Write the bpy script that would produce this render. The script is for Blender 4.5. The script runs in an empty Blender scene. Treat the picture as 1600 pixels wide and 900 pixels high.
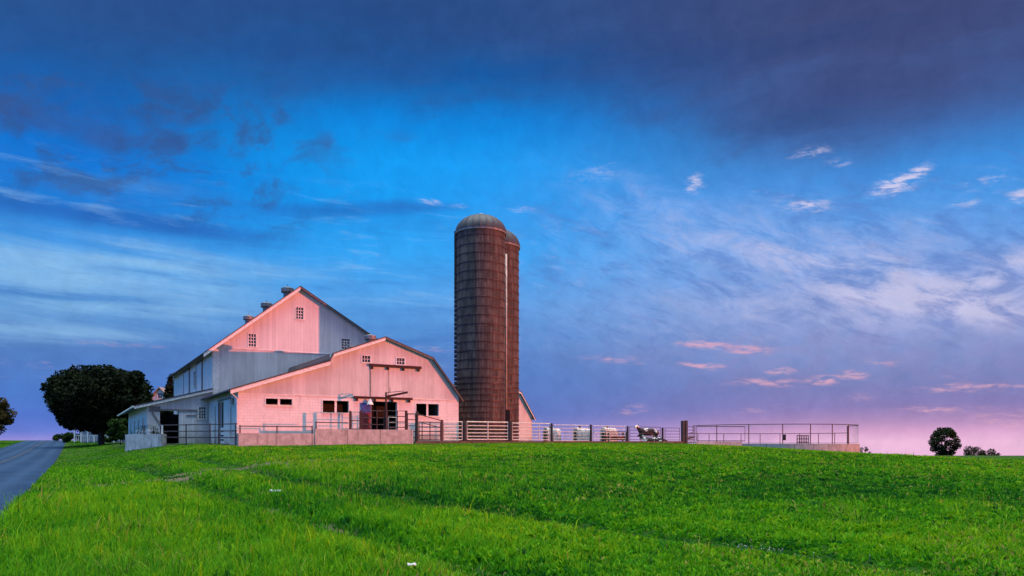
import bpy, bmesh, math, random
import numpy as np
from mathutils import Vector, Matrix

R = math.radians
rng = np.random.default_rng(7)
random.seed(7)
scene = bpy.context.scene
col = scene.collection

# ------------------------------------------------------------------ camera
EYE = 1.5            # eye height over the lowest grass at the photographer's feet
FPX = 1137.0         # focal length in photograph pixels (1600 wide)
HOR = 690.0          # horizon row of the photograph
cam_d = bpy.data.cameras.new('camera')
cam = bpy.data.objects.new('camera', cam_d)
col.objects.link(cam)
cam.location = (0, 0, EYE)
cam.rotation_euler = (R(90), 0, 0)
cam_d.sensor_width = 36.0
cam_d.lens = 36.0 * FPX / 1600.0
cam_d.shift_y = (HOR - 450.0) / 1600.0
cam_d.clip_start = 0.1
cam_d.clip_end = 5000
scene.camera = cam

# ------------------------------------------------------------------ light
SUN_AZ = 104.0       # degrees clockwise from the viewing direction
SUN_EL = 1.55
SUN_STRENGTH = 4.8
SUN_COLOR = (1.0, 0.195, 0.090)
SKY_STRENGTH = 0.008
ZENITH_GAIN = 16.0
GLOW_GAIN = 0.8
sv = Vector((math.sin(R(SUN_AZ)) * math.cos(R(SUN_EL)), math.cos(R(SUN_AZ)) * math.cos(R(SUN_EL)), math.sin(R(SUN_EL))))
sd = bpy.data.lights.new('sun', 'SUN')
sd.energy = SUN_STRENGTH
sd.angle = R(0.6)
sd.color = SUN_COLOR
so = bpy.data.objects.new('sun', sd)
col.objects.link(so)
so.rotation_euler = (-sv).to_track_quat('-Z', 'Y').to_euler()
so.location = (60, -20, 40)

scene.view_settings.view_transform = 'Standard'
scene.view_settings.look = 'None'
scene.view_settings.exposure = 0.0
scene.view_settings.gamma = 1.0
scene.view_settings.use_curve_mapping = False
scene.cycles.max_bounces = 6
scene.cycles.diffuse_bounces = 3
scene.cycles.transparent_max_bounces = 4

def lin(c):
    f = lambda x: x / 12.92 if x <= 0.04045 else ((x + 0.055) / 1.055) ** 2.4
    return tuple(f(x / 255.0) for x in c) + (1.0,)

class NG:
    """small helper for building node graphs"""
    def __init__(s, nt): s.nt = nt
    def node(s, t, **kw):
        n = s.nt.nodes.new(t)
        for k, v in kw.items(): setattr(n, k, v)
        return n
    def put(s, sock, v):
        if isinstance(v, bpy.types.NodeSocket): s.nt.links.new(v, sock)
        else: sock.default_value = v
    def m(s, op, a, b=None, c=None, clamp=False):
        n = s.node('ShaderNodeMath', operation=op, use_clamp=clamp)
        s.put(n.inputs[0], a)
        if b is not None: s.put(n.inputs[1], b)
        if c is not None: s.put(n.inputs[2], c)
        return n.outputs[0]
    def sm(s, x, a, b, lo=0.0, hi=1.0, kind='SMOOTHSTEP'):
        n = s.node('ShaderNodeMapRange', interpolation_type=kind)
        s.put(n.inputs[0], x); n.inputs[1].default_value = a; n.inputs[2].default_value = b
        n.inputs[3].default_value = lo; n.inputs[4].default_value = hi
        return n.outputs[0]
    def mul(s, *a):
        r = a[0]
        for b in a[1:]: r = s.m('MULTIPLY', r, b)
        return r
    def xyz(s, x, y, z):
        n = s.node('ShaderNodeCombineXYZ'); s.put(n.inputs[0], x); s.put(n.inputs[1], y); s.put(n.inputs[2], z)
        return n.outputs[0]
    def noise(s, vec, scale, detail=4, rough=0.55, dist=0.0, lac=2.0):
        n = s.node('ShaderNodeTexNoise')
        s.put(n.inputs['Vector'], vec); n.inputs['Scale'].default_value = scale; n.inputs['Detail'].default_value = detail
        n.inputs['Roughness'].default_value = rough; n.inputs['Distortion'].default_value = dist
        return n.outputs[0]
    def mix(s, f, a, b, bt='MIX'):
        n = s.node('ShaderNodeMix', data_type='RGBA', blend_type=bt)
        s.put(n.inputs[0], f); s.put(n.inputs[6], a); s.put(n.inputs[7], b)
        return n.outputs[2]
    def ramp(s, f, stops, interp='LINEAR'):
        n = s.node('ShaderNodeValToRGB'); r = n.color_ramp; r.interpolation = interp
        while len(r.elements) < len(stops): r.elements.new(0.5)
        for e, (p, c) in zip(r.elements, stops):
            e.position = p; e.color = c if len(c) == 4 else tuple(c) + (1,)
        s.put(n.inputs[0], f)
        return n.outputs[0]
    def mapv(s, vec, scale=(1, 1, 1), rot=(0, 0, 0), loc=(0, 0, 0)):
        if any(rot):                       # turn first, then stretch
            r = s.node('ShaderNodeMapping'); s.put(r.inputs[0], vec); r.inputs['Rotation'].default_value = rot; vec = r.outputs[0]
        n = s.node('ShaderNodeMapping'); s.put(n.inputs[0], vec)
        n.inputs['Scale'].default_value = scale; n.inputs['Location'].default_value = loc
        return n.outputs[0]

def azel(px, py):
    x = px - 800.0; z = HOR - py
    return math.degrees(math.atan2(x, FPX)), math.degrees(math.atan2(z, math.hypot(x, FPX)))

# ------------------------------------------------------------------ world: dusk sky with layered clouds
world = bpy.data.worlds.new('World')
scene.world = world
world.use_nodes = True
wt = world.node_tree
wt.nodes.clear()
g = NG(wt)
gen = g.node('ShaderNodeTexCoord').outputs['Generated']
sep = g.node('ShaderNodeSeparateXYZ'); wt.links.new(gen, sep.inputs[0])
dx, dy, dz = sep.outputs
az = g.m('MULTIPLY', g.m('ARCTAN2', dx, dy), 57.2958)
el = g.m('MULTIPLY', g.m('ARCSINE', dz), 57.2958)
elp = g.m('MAXIMUM', el, 0.0)
def elramp(rows):
    return g.ramp(g.m('DIVIDE', elp, 90.0), [(e / 90.0, lin(c)) for e, c in rows])
ZEN = [(44, (70, 115, 180)), (58, (170, 195, 225)), (76, (232, 236, 222)), (90, (236, 238, 222))]
left = elramp([(0, (158, 148, 222)), (0.6, (106, 128, 214)), (1.6, (78, 116, 204)), (3.2, (72, 122, 204)), (6.2, (78, 124, 194)), (9.2, (88, 150, 214)), (12.5, (62, 152, 230)),
               (15.4, (24, 124, 216)), (18.6, (4, 116, 214)), (22.0, (10, 98, 182)), (25.0, (30, 84, 152)), (28, (40, 80, 142)), (34, (50, 80, 132))] + ZEN)
mid = elramp([(0, (150, 140, 210)), (2.0, (92, 122, 198)), (6.5, (80, 128, 200)), (10.4, (82, 158, 230)), (14.2, (44, 164, 246)), (17.4, (8, 156, 244)),
              (20.8, (0, 156, 246)), (23.8, (0, 130, 220)), (26.6, (10, 90, 166)), (29.8, (28, 74, 136)), (34, (44, 76, 130))] + ZEN)
right = elramp([(0, (238, 188, 222)), (0.7, (218, 166, 208)), (1.5, (174, 140, 190)), (2.5, (136, 124, 184)), (4.4, (110, 122, 184)), (6.5, (112, 132, 194)), (9.3, (120, 148, 210)), (12.7, (92, 154, 228)),
                (15.6, (66, 152, 232)), (18.2, (54, 140, 222)), (20.6, (60, 106, 176)), (23.5, (58, 80, 140)), (28, (58, 70, 118)), (34, (60, 72, 118))] + ZEN)
base = g.mix(g.sm(az, -31, -9), left, mid)
base = g.mix(g.sm(az, -3, 27), base, right)
# coordinates for clouds (degrees on the sky, and a plane overhead)
ae = g.xyz(az, el, 0.0)
inv = g.m('DIVIDE', 1.0, g.m('ADD', g.m('MAXIMUM', dz, 0.0), 0.10))
plane = g.xyz(g.mul(dx, inv), g.mul(dy, inv), 0.0)
warp = g.noise(ae, 0.09, 3)
def band(e0, e1, e2, e3): return g.mul(g.sm(el, e0, e1), g.sm(el, e2, e3, 1.0, 0.0))
def azband(a0, a1, a2, a3): return g.mul(g.sm(az, a0, a1), g.sm(az, a2, a3, 1.0, 0.0))
skyc = base
# the dark deck overhead, with soft lighter and darker mottling and a ragged lower edge
deckn = g.noise(g.mapv(ae, (0.055, 0.15, 1), (0, 0, R(-6))), 1.0, 7, 0.6, 0.6)
deckm = g.mul(g.sm(g.m('ADD', g.m('ADD', el, g.sm(az, 0, 25, 0.0, 4.5)), g.mul(g.m('SUBTRACT', deckn, 0.5), 20.0)), 23.0, 31.0), g.sm(el, 36, 48, 1.0, 0.0))
deckc = g.mix(g.sm(az, -20, 32), lin((42, 84, 148)), lin((66, 76, 124)))
skyc = g.mix(g.mul(deckm, 0.55), skyc, deckc)
deck2 = g.noise(g.mapv(plane, (1.1, 2.4, 1), (0, 0, R(20))), 1.0, 8, 0.62, 0.4)
skyc = g.mix(g.mul(g.sm(deck2, 0.46, 0.66), deckm, 0.45), skyc, lin((32, 66, 124)))
skyc = g.mix(g.mul(g.sm(deck2, 0.5, 0.3), deckm, 0.32), skyc, lin((70, 112, 180)))
# mottled slate puffs under the deck on the left
pn = g.noise(g.mapv(ae, (0.22, 0.42, 1), (0, 0, R(-12)), (3.1, 1.7, 0)), 1.0, 9, 0.64, 0.4)
pm = g.mul(g.sm(pn, 0.46, 0.64), band(13.5, 17.0, 22.5, 26.5), azband(-60, -40, -20, -9))
skyc = g.mix(g.mul(pm, 0.66), skyc, lin((50, 82, 140)))
def blob(px, py, sx, sy, rot=0.0, amp=1.0):
    """a patch of cloud at a direction of the sky, ragged by noise"""
    a, e = azel(px, py)
    u = g.m('SUBTRACT', az, a); v = g.m('SUBTRACT', el, e)
    c, s_ = math.cos(R(rot)), math.sin(R(rot))
    uu = g.m('ADD', g.mul(u, c), g.mul(v, s_)); vv = g.m('SUBTRACT', g.mul(v, c), g.mul(u, s_))
    r2 = g.m('ADD', g.m('POWER', g.m('ABSOLUTE', g.m('DIVIDE', uu, sx)), 2.0), g.m('POWER', g.m('ABSOLUTE', g.m('DIVIDE', vv, sy)), 2.0))
    return g.m('MULTIPLY', g.m('EXPONENT', g.m('MULTIPLY', r2, -1.0)), amp)
def total(lst):
    r = lst[0]
    for b in lst[1:]: r = g.m('ADD', r, b)
    return r
rag = g.noise(g.mapv(ae, (0.30, 0.55, 1), (0, 0, R(-15))), 1.0, 8, 0.62, 0.8)
rag2 = g.noise(g.mapv(ae, (0.75, 2.7, 1), (0, 0, R(4)), (7, 3, 0)), 1.0, 8, 0.66, 0.35)
dk = total([blob(40, 176, 3.0, 0.9, -4), blob(160, 210, 2.4, 1.5, 0, .9), blob(290, 185, 2.6, 0.7, 8, .9), blob(270, 225, 2.0, 1.0, -25, .6), blob(511, 221, 1.1, .75, 0, .85),
            blob(375, 240, 1.1, 1.0, 0, .6), blob(635, 215, 1.6, 0.6, -10, .45), blob(1000, 180, 3.2, 1.2, -6, .8), blob(1160, 228, 3.0, .9, 12, .8), blob(90, 285, 5.0, 1.0, -8, .35), blob(60, 130, 4.5, 1.0, 0, .4)])
skyc = g.mix(g.mul(g.sm(g.m('ADD', dk, g.m('MULTIPLY', g.m('SUBTRACT', rag, 0.5), 1.5)), 0.15, 1.25), 0.62), skyc, lin((54, 82, 142)))
# long darker bars over the barn
bars = g.noise(g.mapv(ae, (0.035, 0.50, 1), (0, 0, R(-1.5)), (2, 0.4, 0)), 1.0, 6, 0.55, 0.5)
skyc = g.mix(g.mul(g.sm(bars, 0.45, 0.66), band(3.5, 8, 15.5, 18), azband(-70, -40, -6, 8), 0.32), skyc, lin((48, 104, 188)))
bar1 = total([blob(200, 345, 13, 0.75, -1), blob(520, 330, 9, 0.6, 3, .8), blob(640, 318, 6, .5, 0, .5)])
skyc = g.mix(g.mul(g.sm(g.m('ADD', bar1, g.m('MULTIPLY', g.m('SUBTRACT', bars, 0.5), 0.8)), 0.2, 1.1), 0.75), skyc, lin((32, 100, 188)))
# pale cirrus, combed down to the right
cir = g.noise(g.mapv(ae, (0.085, 0.33, 1), (0, 0, R(16))), 1.0, 9, 0.62, 0.5)
cir2 = g.noise(g.mapv(ae, (0.20, 0.55, 1), (0, 0, R(18)), (5, 2, 0)), 1.0, 9, 0.68, 0.5)
cirl = g.noise(g.mapv(ae, (0.045, 0.40, 1), (0, 0, R(4)), (0, 6, 0)), 1.0, 9, 0.62, 0.5)
cl = total([blob(100, 445, 14, 2.4, -3, .75), blob(330, 410, 12, 1.4, -3, .55), blob(60, 520, 7, .7, 0, .6), blob(220, 300, 7, 1.2, 4, .25), blob(160, 480, 10, .7, -2, .3)])
clm = g.sm(g.mul(cl, g.m('ADD', g.m('MULTIPLY', g.m('SUBTRACT', cirl, 0.5), 5.0), 0.8)), 0.05, 1.2)
skyc = g.mix(g.mul(clm, 0.75), skyc, lin((146, 196, 238)))
cr = total([blob(1340, 428, 8, 1.5, -16, 1.25), blob(1500, 482, 7, 1.1, -14, 1.3), blob(1200, 350, 10, 2.2, -14, .34), blob(1220, 485, 9, 1.2, -10, .7), blob(1580, 420, 4, 1.2, 20, .8), blob(1050, 400, 11, 3.0, -12, .32), blob(960, 300, 6, 2.0, -16, .3),
            blob(1500, 380, 10, 2.5, -16, .35)])
crm = g.sm(g.mul(cr, g.m('ADD', g.m('MULTIPLY', g.m('SUBTRACT', g.m('ADD', g.mul(cir2, 0.6), g.mul(cir, 0.4)), 0.5), 5.0), 0.58)), 0.0, 1.35)
hz0 = total([blob(1250, 420, 18, 5.0, -10, .30), blob(1000, 500, 14, 3.0, -5, .16), blob(1450, 500, 12, 2.5, -8, .22), blob(1250, 560, 16, 2.2, -3, .18)])
skyc = g.mix(g.mul(hz0, g.sm(rag, 0.25, 0.6, 0.7, 1.15)), skyc, lin((160, 172, 222)))
skyc = g.mix(g.mul(crm, 0.78), skyc, lin((206, 202, 234)))
# dull violet streaks between the cirrus
vm = g.mul(g.sm(cir2, 0.52, 0.36), band(5, 9, 17, 20), azband(-4, 4, 60, 80), 0.35)
skyc = g.mix(vm, skyc, lin((88, 112, 186)))
# finer ripples over the right half, faint mottling everywhere
rip = g.noise(g.mapv(ae, (0.24, 1.0, 1), (0, 0, R(22)), (1, 8, 0)), 1.0, 8, 0.66, 0.6)
ripb = g.mul(band(5, 8, 15, 19), azband(-6, 6, 60, 80))
skyc = g.mix(g.mul(g.sm(rip, 0.52, 0.74), ripb, 0.32), skyc, lin((178, 188, 232)))
skyc = g.mix(g.mul(g.sm(rip, 0.48, 0.30), ripb, 0.26), skyc, lin((62, 98, 178)))
rip2 = g.noise(g.mapv(ae, (0.12, 0.9, 1), (0, 0, R(3)), (4, 3, 0)), 1.0, 7, 0.62, 0.5)
ripc = g.mul(band(4, 8, 17, 20), azband(-70, -50, -8, 4))
skyc = g.mix(g.mul(g.sm(rip2, 0.52, 0.74), ripc, 0.36), skyc, lin((150, 196, 240)))
skyc = g.mix(g.mul(g.sm(rip2, 0.48, 0.28), ripc, 0.28), skyc, lin((44, 100, 184)))
mot = g.noise(ae, 0.55, 8, 0.68, 0.4)
skyc = g.mix(1.0, skyc, g.ramp(mot, [(0.25, (.86, .87, .89)), (0.75, (1.10, 1.09, 1.07))]), 'MULTIPLY')
# bright little tufts higher on the right
tf = total([blob(1398, 290, 1.5, .62, 4, 1.25), blob(1435, 268, 1.1, .42, 22, .9), blob(1085, 288, .7, .8, -40, .95), blob(1260, 322, 2.1, .55, -6, .85), blob(1275, 236, 1.4, .5, -8, .6), blob(1310, 255, .9, .3, 0, .7), blob(1535, 284, 1.6, .5, 5, .6),
            blob(1505, 318, .9, .35, 0, .8), blob(1600, 305, 1.1, .5, 0, .9), blob(930, 272, 3.0, .7, 6, .5), blob(668, 314, 1.4, .3, -6, .7), blob(720, 322, .7, .25, 0, .5), blob(820, 328, 1.6, .4, 0, .5), blob(1240, 245, 1, .3, 0, .4),
            blob(1180, 300, 3, .5, -15, .3)])
tfm = g.sm(g.mul(tf, g.m('ADD', g.m('MULTIPLY', g.m('SUBTRACT', rag2, 0.5), 4.4), 0.66)), 0.10, 1.3)
skyc = g.mix(g.mul(tfm, 0.82), skyc, lin((222, 212, 236)))
# rows of pink evening puffs low on the right
pk = total([blob(1095, 538, 1.9, .32, -2, 1.1), blob(1170, 547, 1.7, .35, -4, 1.0), blob(1100, 572, 1.7, .26, -6, .95), blob(1220, 580, 1.0, .28, 3, 1.0), blob(1200, 598, 3.0, .35, -3, .85), blob(1290, 592, 1.1, .35, 3, 1.1), blob(1340, 586, .9, .35, -8, .9),
            blob(1520, 606, 3.2, .28, 0, .9), blob(1375, 565, 1.8, .3, -8, .55), blob(960, 562, 3.2, .4, -4, .5), blob(1180, 640, 3.0, .4, 4, .4), blob(990, 640, 1.6, .45, 4, .55), blob(180, 538, 3.6, .22, 0, .42), blob(390, 541, 2.2, .22, 0, .3), blob(680, 545, 1.5, .25, -5, .5),
            blob(1340, 620, 1.2, .4, 0, .45), blob(1450, 640, 2.6, .35, 0, .5), blob(1490, 590, 1.0, .5, 0, .35), blob(1590, 655, 4, .8, 0, .5), blob(30, 590, 3.5, .5, 0, .18), blob(70, 570, 3, .4, -4, .3)])
pkm = g.sm(g.mul(pk, g.m('ADD', g.m('MULTIPLY', g.m('SUBTRACT', rag2, 0.5), 5.4), 0.80)), 0.08, 1.2)
skyc = g.mix(g.mul(pkm, 0.78), skyc, lin((226, 172, 194)))
# mauve haze bank just above the horizon on the right
skyc = g.mix(g.mul(g.sm(rag, 0.42, 0.62), band(2.2, 4, 7, 9), azband(6, 18, 60, 90), 0.18), skyc, lin((146, 124, 178)))
# fill light added in unseen sky overhead and behind, plus the setting sun's glow
gz_ = g.mul(g.sm(el, 52, 80), ZENITH_GAIN - 1.0)                                              # added overhead fill that brightens the grass
gl_ = g.mul(g.sm(dy, 0.55, -0.2), g.sm(dx, 0.15, -0.5), g.sm(el, 55, 30), 2.2)                 # added blue fill from behind left for the shaded walls
gb_ = g.mul(g.sm(dy, 0.2, -0.5), g.sm(dx, -0.35, 0.3), g.sm(el, 55, 30), 0.7)                  # added pale fill from behind the camera for the shaded fronts
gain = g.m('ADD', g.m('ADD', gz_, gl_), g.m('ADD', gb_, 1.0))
vm_ = g.node('ShaderNodeVectorMath', operation='DOT_PRODUCT')
wt.links.new(gen, vm_.inputs[0]); vm_.inputs[1].default_value = sv
glow = g.mul(g.m('POWER', g.m('MAXIMUM', vm_.outputs['Value'], 0.0), 3.2), g.sm(el, -4, 34, 1.0, 0.1), g.sm(vm_.outputs['Value'], 0.42, 0.8), GLOW_GAIN)
nis = g.node('ShaderNodeTexSky', sky_type='NISHITA')
nis.sun_disc = False
nis.sun_elevation = R(SUN_EL)
nis.sun_rotation = R(SUN_AZ)
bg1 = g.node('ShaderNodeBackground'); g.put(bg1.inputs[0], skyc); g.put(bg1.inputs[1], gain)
bg2 = g.node('ShaderNodeBackground'); g.put(bg2.inputs[0], lin((255, 176, 120))); g.put(bg2.inputs[1], glow)
bg3 = g.node('ShaderNodeBackground'); wt.links.new(nis.outputs[0], bg3.inputs[0]); bg3.inputs[1].default_value = SKY_STRENGTH
a1 = g.node('ShaderNodeAddShader'); a2 = g.node('ShaderNodeAddShader')
wt.links.new(bg1.outputs[0], a1.inputs[0]); wt.links.new(bg2.outputs[0], a1.inputs[1])
wt.links.new(a1.outputs[0], a2.inputs[0]); wt.links.new(bg3.outputs[0], a2.inputs[1])
wo = g.node('ShaderNodeOutputWorld'); wt.links.new(a2.outputs[0], wo.inputs[0])
world.cycles.sampling_method = 'MANUAL'
world.cycles.sample_map_resolution = 512

# ------------------------------------------------------------------ terrain
def ss(a, b, x):
    t = np.clip((np.asarray(x, float) - a) / (b - a), 0, 1)
    return t * t * (3 - 2 * t)
_lat = rng.random((64, 64))
def vnoise(x, y, s=1.0, o=0.0):
    x = np.asarray(x, float) / s + 100.37 + o; y = np.asarray(y, float) / s + 57.91 + o * 1.7
    xi = np.floor(x).astype(int); yi = np.floor(y).astype(int); fx = x - xi; fy = y - yi
    fx = fx * fx * (3 - 2 * fx); fy = fy * fy * (3 - 2 * fy)
    L = lambda i, j: _lat[i % 64, j % 64]
    return (L(xi, yi) * (1 - fx) + L(xi + 1, yi) * fx) * (1 - fy) + (L(xi, yi + 1) * (1 - fx) + L(xi + 1, yi + 1) * fx) * fy
def roadq(x, y): return (x + 9.85) * 0.857 + (y - 14.0) * 0.515       # metres to the right of the road's right edge
ROADW = 6.5
# two wheel ruts that swing from the field towards the yard
RUTS = [[(5.2, 7.4), (4.1, 9.4), (2.0, 11.6), (-2.4, 17), (-6.6, 22), (-10, 27.5), (-13.5, 33), (-18, 39), (-22, 44)],
        [(0.6, 7.0), (-1.0, 9.3), (-2.65, 11.6), (-5.2, 15.5), (-8.6, 20.5), (-12, 25.8), (-15.5, 31.2), (-20, 37.2), (-24, 42)]]
def rutdist(x, y, ruts=None):
    best = np.full(np.shape(x), 1e9)
    for r in (ruts or RUTS):
        for (ax, ay), (bx, by) in zip(r[:-1], r[1:]):
            ex, ey = bx - ax, by - ay
            t = np.clip(((x - ax) * ex + (y - ay) * ey) / (ex * ex + ey * ey), 0, 1)
            best = np.minimum(best, np.hypot(x - ax - t * ex, y - ay - t * ey))
    return best
def gz(x, y):
    x = np.asarray(x, float); y = np.asarray(y, float)
    q = roadq(x, y)
    lf = ss(0, 9, q)
    grade = 1.75 * ss(45, 150, y)
    hill = 1.38 * ss(5, 60, y) * (1 - ss(10, 40, x))
    z = grade * (1 - lf) + hill * lf
    y0 = 74 + 46 * (1 - ss(-60, 10, x)) + 24 * (1 - ss(-85, -60, x))
    z = z - 0.038 * np.maximum(0, y - y0) ** 1.0 * ss(0, 25, y - y0)
    bump = (vnoise(x, y, 3.1) - .5) * .10 + (vnoise(x, y, 0.9, 5) - .5) * .05
    z = z + bump * ss(0.3, 2.5, q) * (1 - ss(60, 90, y)) * (1 - ss(44, 50, y) * .8)
    rd = rutdist(x, y)
    z = z - 0.07 * np.exp(-(rd / 0.38) ** 2) * ss(6, 10, y + 4) * (1 - ss(34, 42, y))
    return z
def gz1(x, y): return float(gz(np.array([x]), np.array([y]))[0])

# ------------------------------------------------------------------ helpers for meshes and objects
def tag(o, label=None, cat=None, group=None, kind=None):
    if label: o['label'] = label
    if cat: o['category'] = cat
    if group: o['group'] = group
    if kind: o['kind'] = kind
    return o
def empty(name, loc=(0, 0, 0), rz=0.0, label=None, cat=None, group=None):
    o = bpy.data.objects.new(name, None); col.objects.link(o)
    o.location = loc; o.rotation_euler = (0, 0, rz); o.empty_display_size = 0.5
    return tag(o, label, cat, group)
def copy_tree(o, parent=None):
    c = o.copy(); col.objects.link(c)
    if parent is not None: c.parent = parent
    for ch in list(o.children): copy_tree(ch, c)
    return c

class MB:
    def __init__(s): s.v = []; s.f = []
    def add(s, vs, fs):
        n = len(s.v); s.v += [tuple(p) for p in vs]; s.f += [tuple(i + n for i in f) for f in fs]; return s
    def box(s, x0, x1, y0, y1, z0, z1):
        vs = [(x0, y0, z0), (x1, y0, z0), (x1, y1, z0), (x0, y1, z0), (x0, y0, z1), (x1, y0, z1), (x1, y1, z1), (x0, y1, z1)]
        return s.add(vs, [(0, 3, 2, 1), (4, 5, 6, 7), (0, 1, 5, 4), (1, 2, 6, 5), (2, 3, 7, 6), (3, 0, 4, 7)])
    def beam(s, p, q, w, h):
        """rectangular bar from p to q"""
        p = Vector(p); q = Vector(q); d = (q - p).normalized()
        up = Vector((0, 0, 1)) if abs(d.z) < 0.95 else Vector((0, 1, 0))
        a = d.cross(up).normalized() * w / 2; b = a.cross(d).normalized() * h / 2
        vs = [p - a - b, p + a - b, p + a + b, p - a + b, q - a - b, q + a - b, q + a + b, q - a + b]
        return s.add(vs, [(3, 2, 1, 0), (4, 5, 6, 7), (0, 1, 5, 4), (1, 2, 6, 5), (2, 3, 7, 6), (3, 0, 4, 7)])
    def tube(s, pts, r, n=8, cap=True):
        pts = [Vector(p) for p in pts]; rr = r if isinstance(r, (list, tuple)) else [r] * len(pts)
        vs = []; fs = []; prev = None
        for i, p in enumerate(pts):
            d = (pts[min(i + 1, len(pts) - 1)] - pts[max(i - 1, 0)]).normalized()
            if prev is None:
                up = Vector((0, 0, 1)) if abs(d.z) < 0.9 else Vector((1, 0, 0)); a = d.cross(up).normalized()
            else:
                a = (prev - d * prev.dot(d)).normalized()
            prev = a; b = d.cross(a)
            for k in range(n):
                t = 2 * math.pi * k / n; vs.append(p + (a * math.cos(t) + b * math.sin(t)) * rr[i])
        for i in range(len(pts) - 1):
            for k in range(n):
                fs.append((i * n + k, i * n + (k + 1) % n, (i + 1) * n + (k + 1) % n, (i + 1) * n + k))
        if cap:
            fs.append(tuple(range(n))[::-1]); fs.append(tuple((len(pts) - 1) * n + k for k in range(n)))
        return s.add(vs, fs)
    def lathe(s, prof, n=48, c=(0, 0)):
        vs = []; fs = []
        for r, z in prof:
            for k in range(n):
                t = 2 * math.pi * k / n; vs.append((c[0] + r * math.cos(t), c[1] + r * math.sin(t), z))
        for i in range(len(prof) - 1):
            for k in range(n): fs.append((i * n + k, i * n + (k + 1) % n, (i + 1) * n + (k + 1) % n, (i + 1) * n + k))
        return s.add(vs, fs)
    def prism(s, poly, fn, d0, d1):
        """polygon poly of (a, z) pushed from depth d0 to d1 through fn(a, z, depth)"""
        n = len(poly)
        vs = [fn(a, z, d0) for a, z in poly] + [fn(a, z, d1) for a, z in poly]
        fs = [tuple(range(n)), tuple(range(n, 2 * n))[::-1]] + [(i, (i + 1) % n, n + (i + 1) % n, n + i) for i in range(n)]
        return s.add(vs, fs)
    def build(s, name, mat, parent=None, smooth=False):
        me = bpy.data.meshes.new(name); me.from_pydata(s.v, [], s.f)
        bm = bmesh.new(); bm.from_mesh(me); bmesh.ops.recalc_face_normals(bm, faces=bm.faces); bm.to_mesh(me); bm.free()
        if smooth:
            me.polygons.foreach_set('use_smooth', [True] * len(me.polygons))
        me.materials.append(mat)
        o = bpy.data.objects.new(name, me); col.objects.link(o)
        if parent is not None: o.parent = parent
        return o

def np_mesh(name, verts, faces_flat, loop_tot, mat, parent=None, tint=None, smooth=False):
    me = bpy.data.meshes.new(name)
    nv = len(verts); nl = len(faces_flat); nf = len(loop_tot)
    me.vertices.add(nv); me.vertices.foreach_set('co', np.asarray(verts, np.float32).ravel())
    me.loops.add(nl); me.loops.foreach_set('vertex_index', np.asarray(faces_flat, np.int32))
    me.polygons.add(nf)
    ls = np.concatenate([[0], np.cumsum(loop_tot)[:-1]]).astype(np.int32)
    me.polygons.foreach_set('loop_start', ls)
    me.update(calc_edges=True)
    if smooth: me.polygons.foreach_set('use_smooth', np.ones(nf, bool))
    if tint is not None:
        at = me.color_attributes.new('tint', 'FLOAT_COLOR', 'POINT')
        at.data.foreach_set('color', np.asarray(tint, np.float32).ravel())
    me.validate()
    me.materials.append(mat)
    o = bpy.data.objects.new(name, me); col.objects.link(o)
    if parent is not None: o.parent = parent
    return o

# ------------------------------------------------------------------ materials
def mat(name, fn, **kw):
    m = bpy.data.materials.new(name); m.use_nodes = True
    nt = m.node_tree; nt.nodes.clear(); q = NG(nt)
    out = q.node('ShaderNodeOutputMaterial'); p = q.node('ShaderNodeBsdfPrincipled')
    nt.links.new(p.outputs[0], out.inputs[0])
    p.inputs['Roughness'].default_value = kw.get('rough', 0.7)
    p.inputs['Metallic'].default_value = kw.get('metal', 0.0)
    p.inputs['Specular IOR Level'].default_value = kw.get('spec', 0.3)
    tc = q.node('ShaderNodeTexCoord').outputs['Object']
    fn(q, p, tc, out)
    return m
def bump(q, p, h, strength=0.3, dist=0.02):
    b = q.node('ShaderNodeBump'); b.inputs['Strength'].default_value = strength; b.inputs['Distance'].default_value = dist
    q.put(b.inputs['Height'], h); q.nt.links.new(b.outputs[0], p.inputs['Normal'])
def sxyz(q, tc):
    s = q.node('ShaderNodeSeparateXYZ'); q.nt.links.new(tc, s.inputs[0]); return s.outputs
def plain(name, c, rough=0.6, metal=0.0, var=0.25, scale=6.0, spec=0.3):
    def fn(q, p, tc, out):
        n = q.noise(tc, scale, 6, 0.6)
        dark = tuple(x * (1 - var) for x in c) + (1,); lite = tuple(min(1, x * (1 + var * .5)) for x in c) + (1,)
        q.put(p.inputs['Base Color'], q.mix(q.sm(n, 0.3, 0.7), dark, lite))
        bump(q, p, n, 0.15, 0.01)
    return mat(name, fn, rough=rough, metal=metal, spec=spec)
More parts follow.
